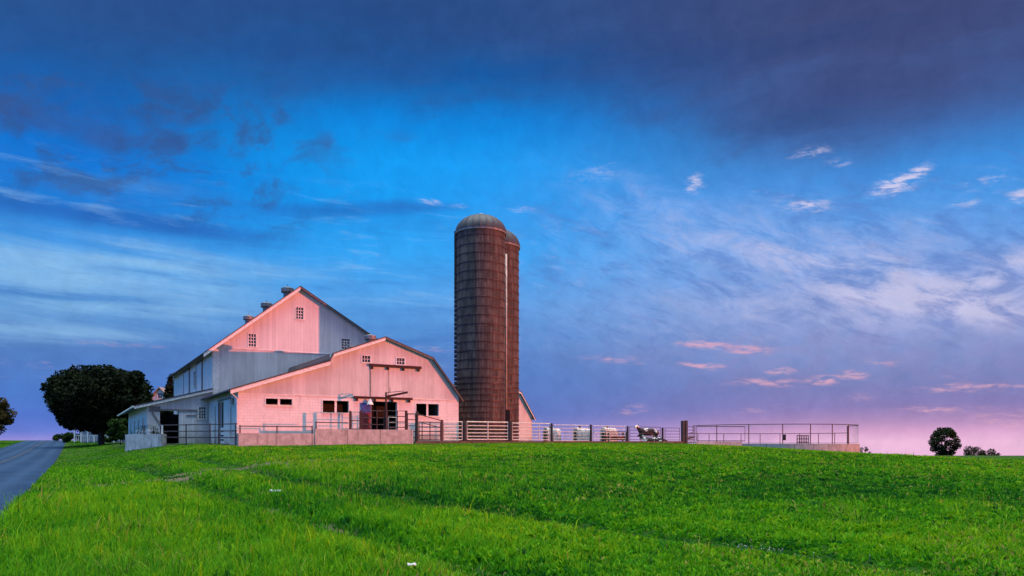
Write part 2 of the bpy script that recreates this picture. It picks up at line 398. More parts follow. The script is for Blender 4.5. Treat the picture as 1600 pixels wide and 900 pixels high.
def boards(name, c, pitch, vert=True, groove=0.012, wear=0.3, gdark=0.6):
    """painted boards: grooves every pitch metres, board to board variation, rain streaks and dirt"""
    def fn(q, p, tc, out):
        x, y, z = sxyz(q, tc)
        a = q.m('ADD', x, y)
        t = a if vert else z
        k = q.m('DIVIDE', t, pitch)
        fr = q.m('FRACT', k); idx = q.m('FLOOR', k)
        edge = q.m('MINIMUM', fr, q.m('SUBTRACT', 1.0, fr))
        gr = q.sm(edge, 0.0, groove / pitch * 2)
        wn = q.node('ShaderNodeTexWhiteNoise', noise_dimensions='1D'); q.put(wn.inputs['W'], idx)
        streak = q.noise(q.mapv(q.xyz(a, z, 0.0), (5.0, 0.35, 1)), 1.0, 6, 0.65, 0.3)
        blot = q.noise(tc, 0.7, 6, 0.6)
        v = q.m('ADD', q.m('ADD', q.mul(wn.outputs[0], 0.10), q.mul(streak, wear)), q.mul(blot, wear * 0.6))
        cc = q.mix(q.sm(v, 0.1, 0.62), tuple(min(1, i * 1.08) for i in c) + (1,), (c[0] * .56, c[1] * .55, c[2] * .53, 1))
        cc = q.mix(q.m('SUBTRACT', 1.0, gr), cc, (c[0] * gdark, c[1] * gdark, c[2] * gdark, 1))
        cc = q.mix(q.mul(q.sm(z, 1.3, 0.0), q.sm(blot, .3, .65), 0.75), cc, (.22, .19, .15, 1))
        q.put(p.inputs['Base Color'], cc)
        bump(q, p, q.m('ADD', gr, q.mul(streak, 0.25)), 0.3, 0.008)
    return mat(name, fn, rough=0.62)
def blockwall(name, c):
    """painted concrete block courses"""
    def fn(q, p, tc, out):
        x, y, z = sxyz(q, tc)
        b = q.node('ShaderNodeTexBrick'); q.put(b.inputs['Vector'], q.xyz(q.m('ADD', x, y), z, 0.0))
        b.inputs['Scale'].default_value = 1.0; b.inputs['Brick Width'].default_value = 0.41; b.inputs['Row Height'].default_value = 0.205
        b.inputs['Mortar Size'].default_value = 0.008; b.inputs['Mortar Smooth'].default_value = 0.3; b.inputs['Bias'].default_value = -0.2
        b.inputs['Color1'].default_value = tuple(i * 1.02 for i in c) + (1,); b.inputs['Color2'].default_value = tuple(i * .93 for i in c) + (1,)
        b.inputs['Mortar'].default_value = tuple(i * .72 for i in c) + (1,)
        st = q.noise(q.mapv(q.xyz(q.m('ADD', x, y), z, 0.0), (3.0, 0.4, 1)), 1.0, 7, 0.65, 0.4)
        blot = q.noise(tc, 0.9, 7, 0.6)
        cc = q.mix(q.mul(q.sm(st, 0.48, 0.72), 0.45), b.outputs[0], (c[0] * .6, c[1] * .58, c[2] * .55, 1))
        cc = q.mix(q.mul(q.sm(z, 1.5, 0.1), q.sm(blot, .35, .62), 0.7), cc, (.24, .2, .16, 1))
        q.put(p.inputs['Base Color'], cc)
        bump(q, p, q.m('ADD', q.mul(b.outputs['Fac'], -1.0), q.mul(st, 0.3)), 0.35, 0.01)
    return mat(name, fn, rough=0.65)
def concrete(name, c, joint=2.4):
    def fn(q, p, tc, out):
        x, y, z = sxyz(q, tc)
        a = q.m('ADD', x, y)
        fr = q.m('FRACT', q.m('DIVIDE', a, joint)); edge = q.m('MINIMUM', fr, q.m('SUBTRACT', 1.0, fr))
        gr = q.sm(edge, 0.0, 0.016)
        n = q.noise(tc, 2.2, 9, 0.66); st = q.noise(q.mapv(q.xyz(a, z, 0.0), (4.5, 0.5, 1)), 1.0, 7, 0.65, 0.5)
        cc = q.mix(q.sm(n, 0.32, 0.7), tuple(i * .72 for i in c) + (1,), tuple(i * 1.12 for i in c) + (1,))
        cc = q.mix(q.mul(q.sm(st, 0.5, 0.72), 0.6), cc, (c[0] * .42, c[1] * .38, c[2] * .33, 1))
        cc = q.mix(q.mul(q.m('SUBTRACT', 1.0, gr), 0.8), cc, (.05, .045, .04, 1))
        q.put(p.inputs['Base Color'], cc)
        bump(q, p, q.m('ADD', n, gr), 0.4, 0.02)
    return mat(name, fn, rough=0.85)
def seamed(name, c, pitch=0.6, metal=0.0, rough=0.6):
    def fn(q, p, tc, out):
        x, y, z = sxyz(q, tc)
        fr = q.m('FRACT', q.m('DIVIDE', y, pitch)); edge = q.m('MINIMUM', fr, q.m('SUBTRACT', 1.0, fr))
        n = q.noise(q.mapv(tc, (1, 1, 3)), 1.3, 7, 0.65)
        cc = q.mix(q.sm(n, 0.3, 0.7), tuple(i * .6 for i in c) + (1,), tuple(i * 1.2 for i in c) + (1,))
        q.put(p.inputs['Base Color'], cc)
        bump(q, p, q.sm(edge, 0.0, 0.05), 0.5, 0.03)
    return mat(name, fn, rough=rough, metal=metal)
M = {}
M['siding'] = boards('white vertical siding', (.64, .62, .60), 0.27, groove=0.008, gdark=0.72)
M['metal_siding'] = boards('white sheet siding', (.66, .64, .62), 0.92, groove=0.008, wear=0.40, gdark=0.70)
M['block'] = blockwall('white painted block', (.68, .66, .63))
M['trim'] = plain('white trim paint', (.70, .68, .64), 0.5, var=0.2)
M['grey_trim'] = plain('weathered and shade-dark fascia', (.20, .18, .17), 0.6, var=0.35)
M['sheetdoor'] = boards('white door boards', (.60, .60, .60), 0.2, wear=0.3)
M['roof'] = seamed('dark roof sheet', (.050, .048, .052), 0.6, 0.0, 0.55)
M['soffit'] = plain('shaded soffit paint', (.34, .32, .31), 0.8)
M['glass'] = mat('old window glass', lambda q, p, tc, out: q.put(p.inputs['Base Color'], q.mix(q.noise(tc, 3.0, 3), (.010, .011, .014, 1), (.03, .03, .034, 1))), rough=0.12, spec=0.5)
M['concrete'] = concrete('cast concrete wall', (.40, .38, .37))
M['concrete_pale'] = concrete('pale concrete', (.46, .45, .43), 3.1)
M['tank'] = concrete('tank concrete', (.36, .34, .33), 1.9)
M['yard'] = concrete('yard slab', (.30, .28, .26), 4.0)
M['steel'] = plain('dark painted steel', (.035, .022, .025), 0.5, 0.3, 0.4, 9)
M['pipe'] = plain('brown pipe rail', (.055, .035, .04), 0.5, 0.2, 0.35, 7)
M['galv'] = plain('galvanised steel', (.62, .57, .50), 0.45, 0.15, 0.3, 9)
M['rust'] = plain('rusty steel track', (.045, .014, .012), 0.7, 0.2, 0.5, 8)
M['post'] = plain('old timber post', (.045, .036, .036), 0.85, 0.0, 0.5, 10)
M['postgrey'] = plain('grey timber post', (.05, .047, .055), 0.85, 0.0, 0.5, 10)
M['blue'] = plain('blue painted door', (.015, .06, .28), 0.45, 0.0, 0.3)
M['red'] = plain('faded red panel', (.20, .03, .03), 0.6, 0.0, 0.4)
M['plastic'] = plain('white moulded plastic', (.72, .70, .66), 0.45, 0.0, 0.15, 3)
M['pipe_white'] = plain('chalky white pipe', (.42, .38, .36), 0.6, 0.0, 0.3, 3)
M['hutch'] = plain('scuffed hutch plastic', (.50, .48, .46), 0.55, 0.0, 0.4, 3)
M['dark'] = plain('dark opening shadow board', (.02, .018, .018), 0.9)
M['soil'] = plain('trodden soil', (.115, .085, .06), 0.95, 0.0, 0.4, 3)
M['wood'] = plain('brown trough boards', (.13, .05, .032), 0.8, 0.0, 0.45, 6)
M['paper'] = plain('white litter', (.45, .46, .47), 0.7, 0.0, 0.1)
M['bark'] = plain('tree bark', (.045, .034, .026), 0.95, 0.0, 0.5, 5)

def silo_fn(q, p, tc, out):
    x, y, z = sxyz(q, tc)
    ang = q.m('MULTIPLY', q.m('ARCTAN2', x, y), 2.15)
    b = q.node('ShaderNodeTexBrick'); q.put(b.inputs['Vector'], q.xyz(z, ang, 0.0))
    b.inputs['Scale'].default_value = 1.0; b.inputs['Brick Width'].default_value = 0.76; b.inputs['Row Height'].default_value = 0.255
    b.inputs['Mortar Size'].default_value = 0.010; b.inputs['Mortar Smooth'].default_value = 0.4; b.inputs['Bias'].default_value = 0.0
    b.inputs['Color1'].default_value = (.112, .086, .076, 1); b.inputs['Color2'].default_value = (.050, .039, .037, 1); b.inputs['Mortar'].default_value = (.016, .013, .012, 1)
    st = q.noise(q.mapv(q.xyz(ang, z, 0.0), (4.0, 0.16, 1)), 1.0, 8, 0.68, 0.5)
    sp = q.noise(tc, 2.6, 8, 0.7)
    cc = q.mix(q.mul(q.sm(st, 0.44, 0.62), 0.85), b.outputs[0], (.026, .020, .019, 1))
    pt = q.noise(q.xyz(q.mul(ang, .8), q.mul(z, .5), 0.0), 1.0, 4, .6)
    cc = q.mix(q.mul(q.sm(pt, .5, .7), .35), cc, (.15, .115, .10, 1))
    cc = q.mix(q.mul(q.sm(sp, 0.58, 0.75), 0.5), cc, (.16, .12, .105, 1))
    q.put(p.inputs['Base Color'], cc)
    bump(q, p, q.m('ADD', q.mul(b.outputs['Fac'], -1.0), q.mul(sp, 0.4)), 0.6, 0.02)
M['silo'] = mat('concrete stave', silo_fn, rough=0.85)
def dome_fn(q, p, tc, out):
    x, y, z = sxyz(q, tc)
    ang = q.m('ARCTAN2', x, y)
    k = q.m('MULTIPLY', ang, 24 / 6.28318); idx = q.m('FLOOR', k)
    wn = q.node('ShaderNodeTexWhiteNoise', noise_dimensions='1D'); q.put(wn.inputs['W'], idx)
    n = q.noise(q.mapv(q.xyz(q.mul(ang, 5.0), z, 0.0), (1.5, .6, 1)), 1.0, 7, 0.65)
    v = q.m('ADD', q.mul(wn.outputs[0], 0.6), q.mul(n, 0.7))
    q.put(p.inputs['Base Color'], q.mix(q.sm(v, 0.2, 1.0), (.018, .019, .026, 1), (.045, .046, .056, 1)))
    bump(q, p, n, 0.2, 0.02)
M['dome'] = mat('galvanised dome', dome_fn, rough=0.6, metal=0.0)

def asphalt_fn(q, p, tc, out):
    x, y, z = sxyz(q, tc)
    n = q.noise(tc, 60, 4, 0.7); b = q.noise(tc, 0.35, 6, 0.6)
    qd = q.m('ADD', q.mul(q.m('ADD', x, 9.85), 0.857), q.mul(q.m('SUBTRACT', y, 14.0), 0.515))
    lane = q.m('FRACT', q.m('DIVIDE', q.m('ADD', qd, ROADW), ROADW / 2))
    tr = q.m('ADD', q.m('EXPONENT', q.mul(q.m('POWER', q.m('DIVIDE', q.m('SUBTRACT', lane, 0.28), 0.11), 2.0), -1.0)), q.m('EXPONENT', q.mul(q.m('POWER', q.m('DIVIDE', q.m('SUBTRACT', lane, 0.74), 0.11), 2.0), -1.0)))
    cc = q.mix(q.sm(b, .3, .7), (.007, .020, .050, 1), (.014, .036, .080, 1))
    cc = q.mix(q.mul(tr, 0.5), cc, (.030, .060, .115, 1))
    ck = q.noise(q.mapv(tc, (1, .35, 1), (0, 0, R(-31))), 1.6, 9, .72, 1.2)
    cc = q.mix(q.mul(q.sm(q.m('ABSOLUTE', q.m('SUBTRACT', ck, .5)), .018, .0), 0.8), cc, (.008, .009, .011, 1))
    cc = q.mix(q.mul(q.sm(ck, .60, .63), 0.35), cc, (.020, .026, .036, 1))
    cc = q.mix(q.mul(q.sm(n, .55, .75), 0.4), cc, (.02, .02, .022, 1))
    q.put(p.inputs['Base Color'], cc)
    bump(q, p, n, 0.25, 0.005)
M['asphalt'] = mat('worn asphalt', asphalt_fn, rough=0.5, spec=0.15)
def ground_fn(q, p, tc, out):
    n1 = q.noise(tc, 0.16, 6, 0.6); n2 = q.noise(tc, 1.4, 8, 0.66); n3 = q.noise(tc, 14, 5, 0.7)
    c1 = q.mix(q.sm(n2, .3, .7), (.022, .075, .005, 1), (.052, .140, .008, 1))
    c1 = q.mix(q.mul(q.sm(n1, .45, .68), .6), c1, (.080, .145, .010, 1))
    c1 = q.mix(q.mul(q.sm(n3, .5, .72), .6), c1, (.014, .030, .005, 1))
    c1 = q.mix(1.0, c1, (.6, .6, .6, 1), 'MULTIPLY')
    a = q.node('ShaderNodeAttribute', attribute_name='tint')
    s = q.node('ShaderNodeSeparateColor'); q.nt.links.new(a.outputs['Color'], s.inputs[0])
    c1 = q.mix(q.mul(s.outputs[1], .7), c1, q.mix(n3, (.006, .030, .006, 1), (.016, .060, .010, 1)))
    soil = q.mix(n3, (.060, .046, .030, 1), (.16, .125, .085, 1))
    c1 = q.mix(q.m('MULTIPLY', s.outputs[0], q.sm(q.m('ADD', n3, q.m('MULTIPLY', s.outputs[0], .5)), .4, .8)), c1, soil)
    q.put(p.inputs['Base Color'], c1)
    bump(q, p, q.m('ADD', n2, n3), 0.8, 0.06)
M['ground'] = mat('grass field', ground_fn, rough=0.95, spec=0.1)
def leafy(name, stops, trans=0.38, rough=0.75, tcol=(1.25, 1.3, .7)):
    """thin leaves: colour by the 'tint' attribute, light passing through"""
    m = bpy.data.materials.new(name); m.use_nodes = True
    nt = m.node_tree; nt.nodes.clear(); q = NG(nt)
    out = q.node('ShaderNodeOutputMaterial'); p = q.node('ShaderNodeBsdfPrincipled')
    p.inputs['Roughness'].default_value = rough; p.inputs['Specular IOR Level'].default_value = 0.06
    a = q.node('ShaderNodeAttribute', attribute_name='tint')
    s = q.node('ShaderNodeSeparateColor'); nt.links.new(a.outputs['Color'], s.inputs[0])
    c = q.ramp(s.outputs[0], stops)
    q.put(p.inputs['Base Color'], c)
    t = q.node('ShaderNodeBsdfTranslucent'); q.put(t.inputs[0], q.mix(1.0, c, tcol + (1,), 'MULTIPLY'))
    mx = q.node('ShaderNodeMixShader'); mx.inputs[0].default_value = trans
    nt.links.new(p.outputs[0], mx.inputs[1]); nt.links.new(t.outputs[0], mx.inputs[2]); nt.links.new(mx.outputs[0], out.inputs[0])
    return m
M['blade'] = leafy('grass blades', [(0.0, (.006, .060, .012)), (0.25, (.024, .150, .008)), (0.55, (.080, .275, .006)), (0.87, (.190, .350, .008)), (1.0, (.26, .20, .075))])
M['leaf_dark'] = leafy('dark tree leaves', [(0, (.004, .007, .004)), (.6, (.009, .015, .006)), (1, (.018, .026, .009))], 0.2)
M['leaf_mid'] = leafy('hedge leaves', [(0, (.008, .020, .006)), (.6, (.018, .042, .009)), (1, (.032, .06, .012))], 0.25)
M['leaf_field'] = leafy('field tree leaves', [(0, (.006, .012, .007)), (.6, (.014, .026, .011)), (1, (.03, .042, .014))], 0.25)
M['leaf_rust'] = leafy('roadside tree leaves', [(0, (.020, .022, .008)), (.5, (.05, .045, .014)), (1, (.10, .06, .02))], 0.25)
def hide_fn(q, p, tc, out):
    n = q.noise(tc, 1.5, 3, 0.45, 0.3)
    q.put(p.inputs['Base Color'], q.mix(q.sm(n, .51, .53), (.018, .016, .016, 1), (.66, .62, .57, 1)))
M['hide'] = mat('black and white hide', hide_fn, rough=0.75)

# ------------------------------------------------------------------ ground sheet and road
def grid_mesh(name, xs, ys, zfn, m, tintfn=None):
    X, Y = np.meshgrid(xs, ys); Z = zfn(X, Y)
    v = np.stack([X, Y, Z], -1).reshape(-1, 3)
    nx, ny = len(xs), len(ys)
    i = (np.arange(ny - 1)[:, None] * nx + np.arange(nx - 1)[None, :]).ravel()
    f = np.stack([i, i + 1, i + nx + 1, i + nx], -1).ravel()
    t = None
    if tintfn is not None:
        k, k2 = [a_.ravel() for a_ in tintfn(X, Y)]; t = np.stack([k, k2, k, np.ones_like(k)], -1)
    return np_mesh(name, v, f, np.full(len(i), 4), m, tint=t, smooth=True)
def bare(x, y):
    """0..1: how bare the soil is (ruts, the worn patch by the drive, under the fences)"""
    rd = rutdist(x, y)
    rd2 = rutdist(x, y, RUTS[1:])
    r = np.exp(-(rd2 / 0.34) ** 2) * ss(.45, .8, vnoise(x, y, 1.1, 3)) * (1 - ss(17, 22, y)) * .8
    px_, py_ = x + 11.5, y - 27.0
    patch = np.exp(-((px_ * 0.6 + py_ * 0.8) / 7.0) ** 2 - ((-px_ * 0.8 + py_ * 0.6) / 1.8) ** 2) * vnoise(x, y, 1.2, 9) * 1.9
    verge = np.exp(-((roadq(x, y) - 0.0) / 0.22) ** 2) * (.3 + vnoise(x, y, .8, 6))
    return np.clip(r + patch + verge, 0, 1)
xs = np.concatenate([np.arange(-500, -110, 13), np.arange(-110, -26, 1.0), np.arange(-26, 26, 0.3), np.arange(26, 70, 1.0), np.arange(70, 700, 15)])
ys = np.concatenate([np.arange(-80, 3, 4), np.arange(3, 42, 0.3), np.arange(42, 160, 1.0), np.arange(160, 900, 15)])
def ground_z(x, y):
    q = roadq(x, y)
    return gz(x, y) - 0.05 * ((q < -0.15) & (q > -ROADW + 0.15))
gr = grid_mesh('grass_field', xs, ys, ground_z, M['ground'], lambda x, y: (bare(x, y), np.exp(-(rutdist(x, y) / .7) ** 2) * (1 - ss(34, 42, y))))
tag(gr, 'green field sloping up from the camera to the barnyard', 'field', kind='structure')
def ribbon(name, q0, q1, lift, y0, y1, m, step=1.0, nq=6):
    """a strip along the road between two distances from its right edge"""
    ss_ = np.arange(y0, y1, step); qs = np.linspace(q0, q1, nq)
    v = []
    for s in ss_:
        for qq in qs:
            x = -9.85 - 0.601 * (s - 14.0) + qq / 0.857; v.append((x, s, gz1(x, s) + lift))
    n = len(ss_); i = (np.arange(n - 1)[:, None] * nq + np.arange(nq - 1)[None, :]).ravel()
    f = np.stack([i, i + 1, i + nq + 1, i + nq], -1).ravel()
    return np_mesh(name, np.array(v), f, np.full(len(i), 4), m, smooth=True)
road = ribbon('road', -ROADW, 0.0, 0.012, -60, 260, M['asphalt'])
tag(road, 'grey country road running away along the left side', 'road', kind='structure')
M['line'] = plain('faded road line', (.045, .048, .06), 0.7, 0.0, 0.5, 2.5)
for off in (-ROADW / 2 - 0.14, -ROADW / 2 + 0.04):
    ln = ribbon('centre_line', off, off + 0.10, 0.017, -60, 160, M['line'], 1.0, 2); ln.parent = road

# ------------------------------------------------------------------ barn frame: u along the front, v into the depth
ANG = R(31.0); CU, SU = math.cos(ANG), math.sin(ANG)
OX, OY = -18.82, 50.0
ZB = 1.25            # level of the barnyard
def W(u, v): return (OX + CU * u - SU * v, OY + SU * u + CU * v)
def UV(px, py, v):
    """the point (u, height over the yard) of the plane at depth v that the photograph shows at (px, py)"""
    r = (px - 800.0) / FPX
    ox, oy = W(0, v)
    u = (r * oy - ox) / (CU - r * SU)
    return u, EYE + (HOR - py) * (oy + SU * u) / FPX - ZB
def thing(name, u, v, label, cat, group=None, z=ZB):
    x, y = W(u, v)
    return empty(name, (x, y, z), ANG, label, cat, group)
def FU(c): return lambda a, z, d: (a, c - d, z)          # plane facing the camera side at depth c, d = proud of it
def FV(c): return lambda a, z, d: (c - d, a, z)          # plane facing left at u = c

def wall(name, outline, holes, fn, thick, m, parent):
    """a wall panel with real openings"""
    bm = bmesh.new()
    loops = [outline] + holes; edges = []
    for lp in loops:
        vs = [bm.verts.new(fn(a, z, 0.0)) for a, z in lp]
        edges += [bm.edges.new((vs[i], vs[(i + 1) % len(vs)])) for i in range(len(vs))]
    bmesh.ops.triangle_fill(bm, use_beauty=True, use_dissolve=False, edges=edges)
    dvec = Vector(fn(0, 0, -thick)) - Vector(fn(0, 0, 0))
    r = bmesh.ops.extrude_face_region(bm, geom=list(bm.faces))
    bmesh.ops.translate(bm, vec=dvec, verts=[e for e in r['geom'] if isinstance(e, bmesh.types.BMVert)])
    bmesh.ops.recalc_face_normals(bm, faces=bm.faces)
    me = bpy.data.meshes.new(name); bm.to_mesh(me); bm.free(); me.materials.append(m)
    o = bpy.data.objects.new(name, me); col.objects.link(o); o.parent = parent
    return o
def rect(a0, a1, z0, z1): return [(a0, z0), (a1, z0), (a1, z1), (a0, z1)]
def window(fn, r, nx, nz, parent, pane=True, fw=0.07, bar=0.035, m=None, out=0.035, name='window'):
    """frame and bars round an opening r = (a0, a1, z0, z1), glass set back, sill"""
    a0, a1, z0, z1 = r; b = MB(); m = m or M['trim']
    b.prism(rect(a0 - fw, a0 + .01, z0, z1), fn, -0.10, out); b.prism(rect(a1 - .01, a1 + fw, z0, z1), fn, -0.10, out)
    b.prism(rect(a0 - fw, a1 + fw, z1, z1 + fw), fn, -0.10, out + .004)
    for i in range(1, nx):
        a = a0 + (a1 - a0) * i / nx; b.prism(rect(a - bar / 2, a + bar / 2, z0, z1), fn, -0.07, -0.02)
    for i in range(1, nz):
        z = z0 + (z1 - z0) * i / nz; b.prism(rect(a0, a1, z - bar / 2, z + bar / 2), fn, -0.072, -0.018)
    w = b.build(name, m, parent)
    MB().prism(rect(a0 - fw - .03, a1 + fw + .03, z0 - .06, z0), fn, -0.10, out + .05).build('sill', m, w)
    if pane: MB().prism(rect(a0, a1, z0, z1), fn, -0.095, -0.08).build('pane', M['glass'], w)
    return w
def roof(line, v0, v1, th, m, parent, lift=0.004, name='roof'):
    """roof sheet following (u, z) points from depth v0 to v1"""
    up = [(u, z + lift + th) for u, z in line]; lo = [(u, z + lift) for u, z in line]
    b = MB(); n = len(line); vs = []
    for v in (v0, v1):
        vs += [(u, v, z) for u, z in lo] + [(u, v, z) for u, z in up]
    fs = []
    for i in range(n - 1):
        fs.append((i, i + 1, 2 * n + i + 1, 2 * n + i)); fs.append((n + i, 3 * n + i, 3 * n + i + 1, n + i + 1))
        fs.append((i, n + i, n + i + 1, i + 1)); fs.append((2 * n + i, 2 * n + i + 1, 3 * n + i + 1, 3 * n + i))
    fs.append((0, 2 * n, 3 * n, n)); fs.append((n - 1, 2 * n - 1, 4 * n - 1, 3 * n - 1))
    return b.add(vs, fs).build(name, m, parent)
def rake(line, v, w, th, m, parent, name='rake_board'):
    """fascia boards under the roof's front edge"""
    b = MB()
    for i, ((u0, z0), (u1, z1)) in enumerate(zip(line[:-1], line[1:])):
        b.prism([(u0, z0 - w), (u1, z1 - w), (u1, z1 + .0), (u0, z0 + .0)], lambda a, z, d: (a, v - d, z), 0.0, th)
    return b.build(name, m, parent)
def ventilator(u, v, z, parent, s=1.0):
    b = MB(); b.lathe([(.36 * s, z - .6), (.36 * s, z + .16 * s), (.52 * s, z + .18 * s), (.56 * s, z + .24 * s), (.56 * s, z + .56 * s), (.50 * s, z + .60 * s), (.20 * s, z + .68 * s), (.05 * s, z + .72 * s), (.0, z + .72 * s)], 16, (u, v))
    o = b.build('ventilator', M['galv_dull'], parent)
    MB().tube([(u, v, z + .70 * s), (u, v, z + .95 * s)], .025 * s, 6).build('finial', M['galv_dull'], o)
    return o
M['galv_dull'] = plain('weathered roof vent metal', (.17, .165, .17), 0.6, 0.3, 0.35, 5)

# ---- front gambrel barn -------------------------------------------------
fb = thing('gambrel_barn', 0, 0, 'low white gambrel barn in front with dark paired windows and a wide dark doorway', 'barn')
FD = 12.5                                                # its depth, up to the tall barn's front
e0 = UV(372, 606, 0); j0 = UV(516, 564.5, 0); j1 = UV(519.5, 553.5, 0); ap = UV(600, 528, 0); b1 = UV(675, 561, 0); e1 = UV(716.5, 620, 0)
FWID = e1[0]
belt = UV(500, 621.5, 0)[1]
outline = [(0, 0), (FWID, 0), (FWID, belt), (0, belt)]
def rectpx(x0, y0, x1, y1, v=0.0):
    a, z1 = UV(x0, y0, v); b, z0 = UV(x1, y1, v)
    return (a, b, z0, z1)
w1 = rectpx(415, 622.5, 456.5, 633); w2 = rectpx(504, 625.5, 545, 645); w3 = rectpx(650, 630.5, 685.5, 650)
dr = UV(580, 627, 0)[0], UV(620, 627, 0)[0]
door_top = UV(600, 627.5, 0)[1]
belt = door_top + 0.28
outline = [(0, -.25), (FWID, -.25), (FWID, belt), (0, belt)]
holes = [rect(*w1), rect(*w2), rect(*w3), rect(dr[0], dr[1], .06, door_top)]
wall('wall', outline, holes, FU(0.0), 0.22, M['block'], fb)
line_front = [(0, e0[1]), j0, (j0[0] + .02, j1[1] - .02), ap, b1, (FWID, e1[1])]
g1 = rectpx(565.5, 555.5, 578.5, 566.5); g2 = rectpx(619.5, 559.5, 632, 570)
gable = [(0, belt + .004), (FWID, belt + .004), (FWID, e1[1]), b1, ap, (j0[0] + .02, j1[1]), j0, (0, e0[1])]
wall('gable', gable, [rect(*g1), rect(*g2)], FU(-.012), 0.18, M['metal_siding'], fb)
MB().box(-.01, FWID + .01, -.045, .02, belt - .02, belt + .025).build('belt_trim', M['trim'], fb)
for r_ in (w1, w2, w3):
    window(FU(0.0), r_, 2, 1, fb, pane=False, bar=0.16)
for r_ in (g1, g2):
    window(FU(-.012), r_, 3, 2, fb)
# roofs: right gambrel and left upper slope, left steep slope, left lean-to slope
sl = (e1[1] - b1[1]) / (FWID - b1[0])
roof([(j0[0] - .06, j0[1] + .08), (j1[0] - .02, j1[1]), ap, b1, (FWID + .32, e1[1] + sl * .32)], -.38, FD - .02, .075, M['roof'], fb)
sl2 = (j0[1] - e0[1]) / j0[0]
roof([(-.55, e0[1] - sl2 * .55), (j0[0] - .075, j0[1] - sl2 * .075)], -.38, FD - .02, .09, M['roof'], fb, name='lean_to_roof')
rake([(-.55, e0[1] - sl2 * .55), (j0[0] - .09, j0[1] - .09 * sl2)], -.30, .26, .055, M['trim'], fb)
rake([(j0[0] + .02, j0[1] - .12), (j1[0], j1[1]), ap], -.30, .22, .055, M['trim'], fb)
rake([(ap[0] + .004, ap[1]), b1, (FWID + .28, e1[1] + sl * .28)], -.30, .09, .052, M['grey_trim'], fb)  # right rake coloured dark to paint in the roof edge's shadowed underside
# left side wall with its tall stall doorway, door panel and little window
sd1 = (5.25, 7.5, .05, 3.25); sw1 = (1.25, 2.45, 2.85, 3.35)
wall('side_wall', rect(.25, FD - .02, -.25, e0[1] - .12), [rect(*sd1), rect(*sw1)], FV(0.0), .2, M['sheetdoor'], fb)
wall('right_wall', rect(.25, FD - .02, -.25, e1[1] - .12), [], lambda a, z, d: (FWID + d, a, z), .2, M['block'], fb)
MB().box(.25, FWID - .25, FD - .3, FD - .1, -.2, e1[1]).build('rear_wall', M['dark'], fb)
window(FV(0.0), sw1, 1, 1, fb, pane=True)
b = MB()
for k in range(4): b.prism(rect(5.3, 7.45, .1 + k * .34, .30 + k * .34), FV(0.0), -.12, -.08)
b.build('stall_gate', M['trim'], fb)
d_ = MB().prism(rect(2.55, 5.2, .1, 3.3), FV(0.0), .03, .09).build('sliding_door', M['sheetdoor'], fb)
MB().prism(rect(2.4, 7.7, 3.34, 3.46), FV(0.0), .02, .14).build('door_track', M['grey_trim'], d_)
MB().prism(rect(7.5, 7.72, .0, 3.3), FV(0.0), .0, .07).build('door_jamb', M['red'], fb)
MB().prism(rect(9.3, 12.1, .1, 3.1), FV(0.0), .03, .08).build('sliding_door', M['metal_siding'], fb)
MB().tube([(-.62, -.3, e0[1] - sl2 * .6 - .02), (-.62, FD - .1, e0[1] - sl2 * .6 - .02)], .07, 8).build('gutter', M['steel'], fb)
MB().tube([(-.55, -.2, e0[1] - .3), (-.08, -.1, e0[1] - .75), (-.08, -.1, .1)], .045, 8).build('downspout', M['trim'], fb)
MB().box(1.6, 1.75, 4.2, FD - .4, -.1, 4.0).build('blackout_board', M['dark'], fb)  # black board added inside to keep the side doorway dark
MB().box(1.6, FWID - 1.6, 3.2, 3.35, -.1, 4.6).build('blackout_board', M['dark'], fb)  # second added black board, darkens the view through the front openings
# blue door leaf, door jambs
MB().prism(rect(*[UV(563.5, 630, 0)[0], UV(579, 630, 0)[0]], .25, UV(571, 629.5, 0)[1]), FU(0.0), .03, .09).build('door_leaf', M['blue'], fb)['label'] = 'blue door leaf left of the doorway'
MB().prism(rect(UV(565.5, 650, 0)[0], UV(578, 650, 0)[0], .5, UV(571, 645, 0)[1]), FU(0.0), .093, .13).build('kick_panel', M['red'], fb)
MB().prism(rect(dr[1] + .005, dr[1] + .16, .06, door_top), FU(0.0), -.05, .05).build('door_jamb', M['trim'], fb)
ventilator(ap[0], 3.05, ap[1] + .05, fb, .85)
ventilator(ap[0], 7.6, ap[1] - .12, fb, .55)
# the two steel door tracks and the thin edge of the tall door between them
def track(x0, y0, x1, y1, th, name):
    a, z0 = UV(x0, y0, -.12); c, z1 = UV(x1, y1, -.12); zz = (z0 + z1) / 2
    o = MB().box(a, c, -.22, -.06, zz - th / 2, zz + th / 2).build(name, M['rust'], fb)
    n_ = 4
    for k in range(n_):
        t = a + (c - a) * (.05 + .9 * k / (n_ - 1)); MB().box(t - .06, t + .06, -.20, -.04, zz - th / 2 - .2, zz - th / 2 - .003).build('hanger', M['rust'], o)
track(577.5, 570.5, 658, 574.5, .20, 'upper_door_track')
track(553, 620, 644, 624, .17, 'lower_door_track')
tx, tz = UV(579, 575, -.05)
MB().box(tx - .03, tx + .03, -.06, -.015, belt + .1, tz).build('door_edge', M['grey_trim'], fb)
tx2, _ = UV(607, 575, -.05)
MB().box(tx2 - .015, tx2 + .015, -.03, -.015 + .008, belt + .1, tz).build('door_edge', M['grey_trim'], fb)
lx, lz = UV(578, 627.5, -.25)
MB().lathe([(.05, lz + .2), (.10, lz + .1), (.26, lz - .22), (.24, lz - .24), (.0, lz)], 12, (lx, -.28)).build('yard_lamp', M['plastic'], fb)

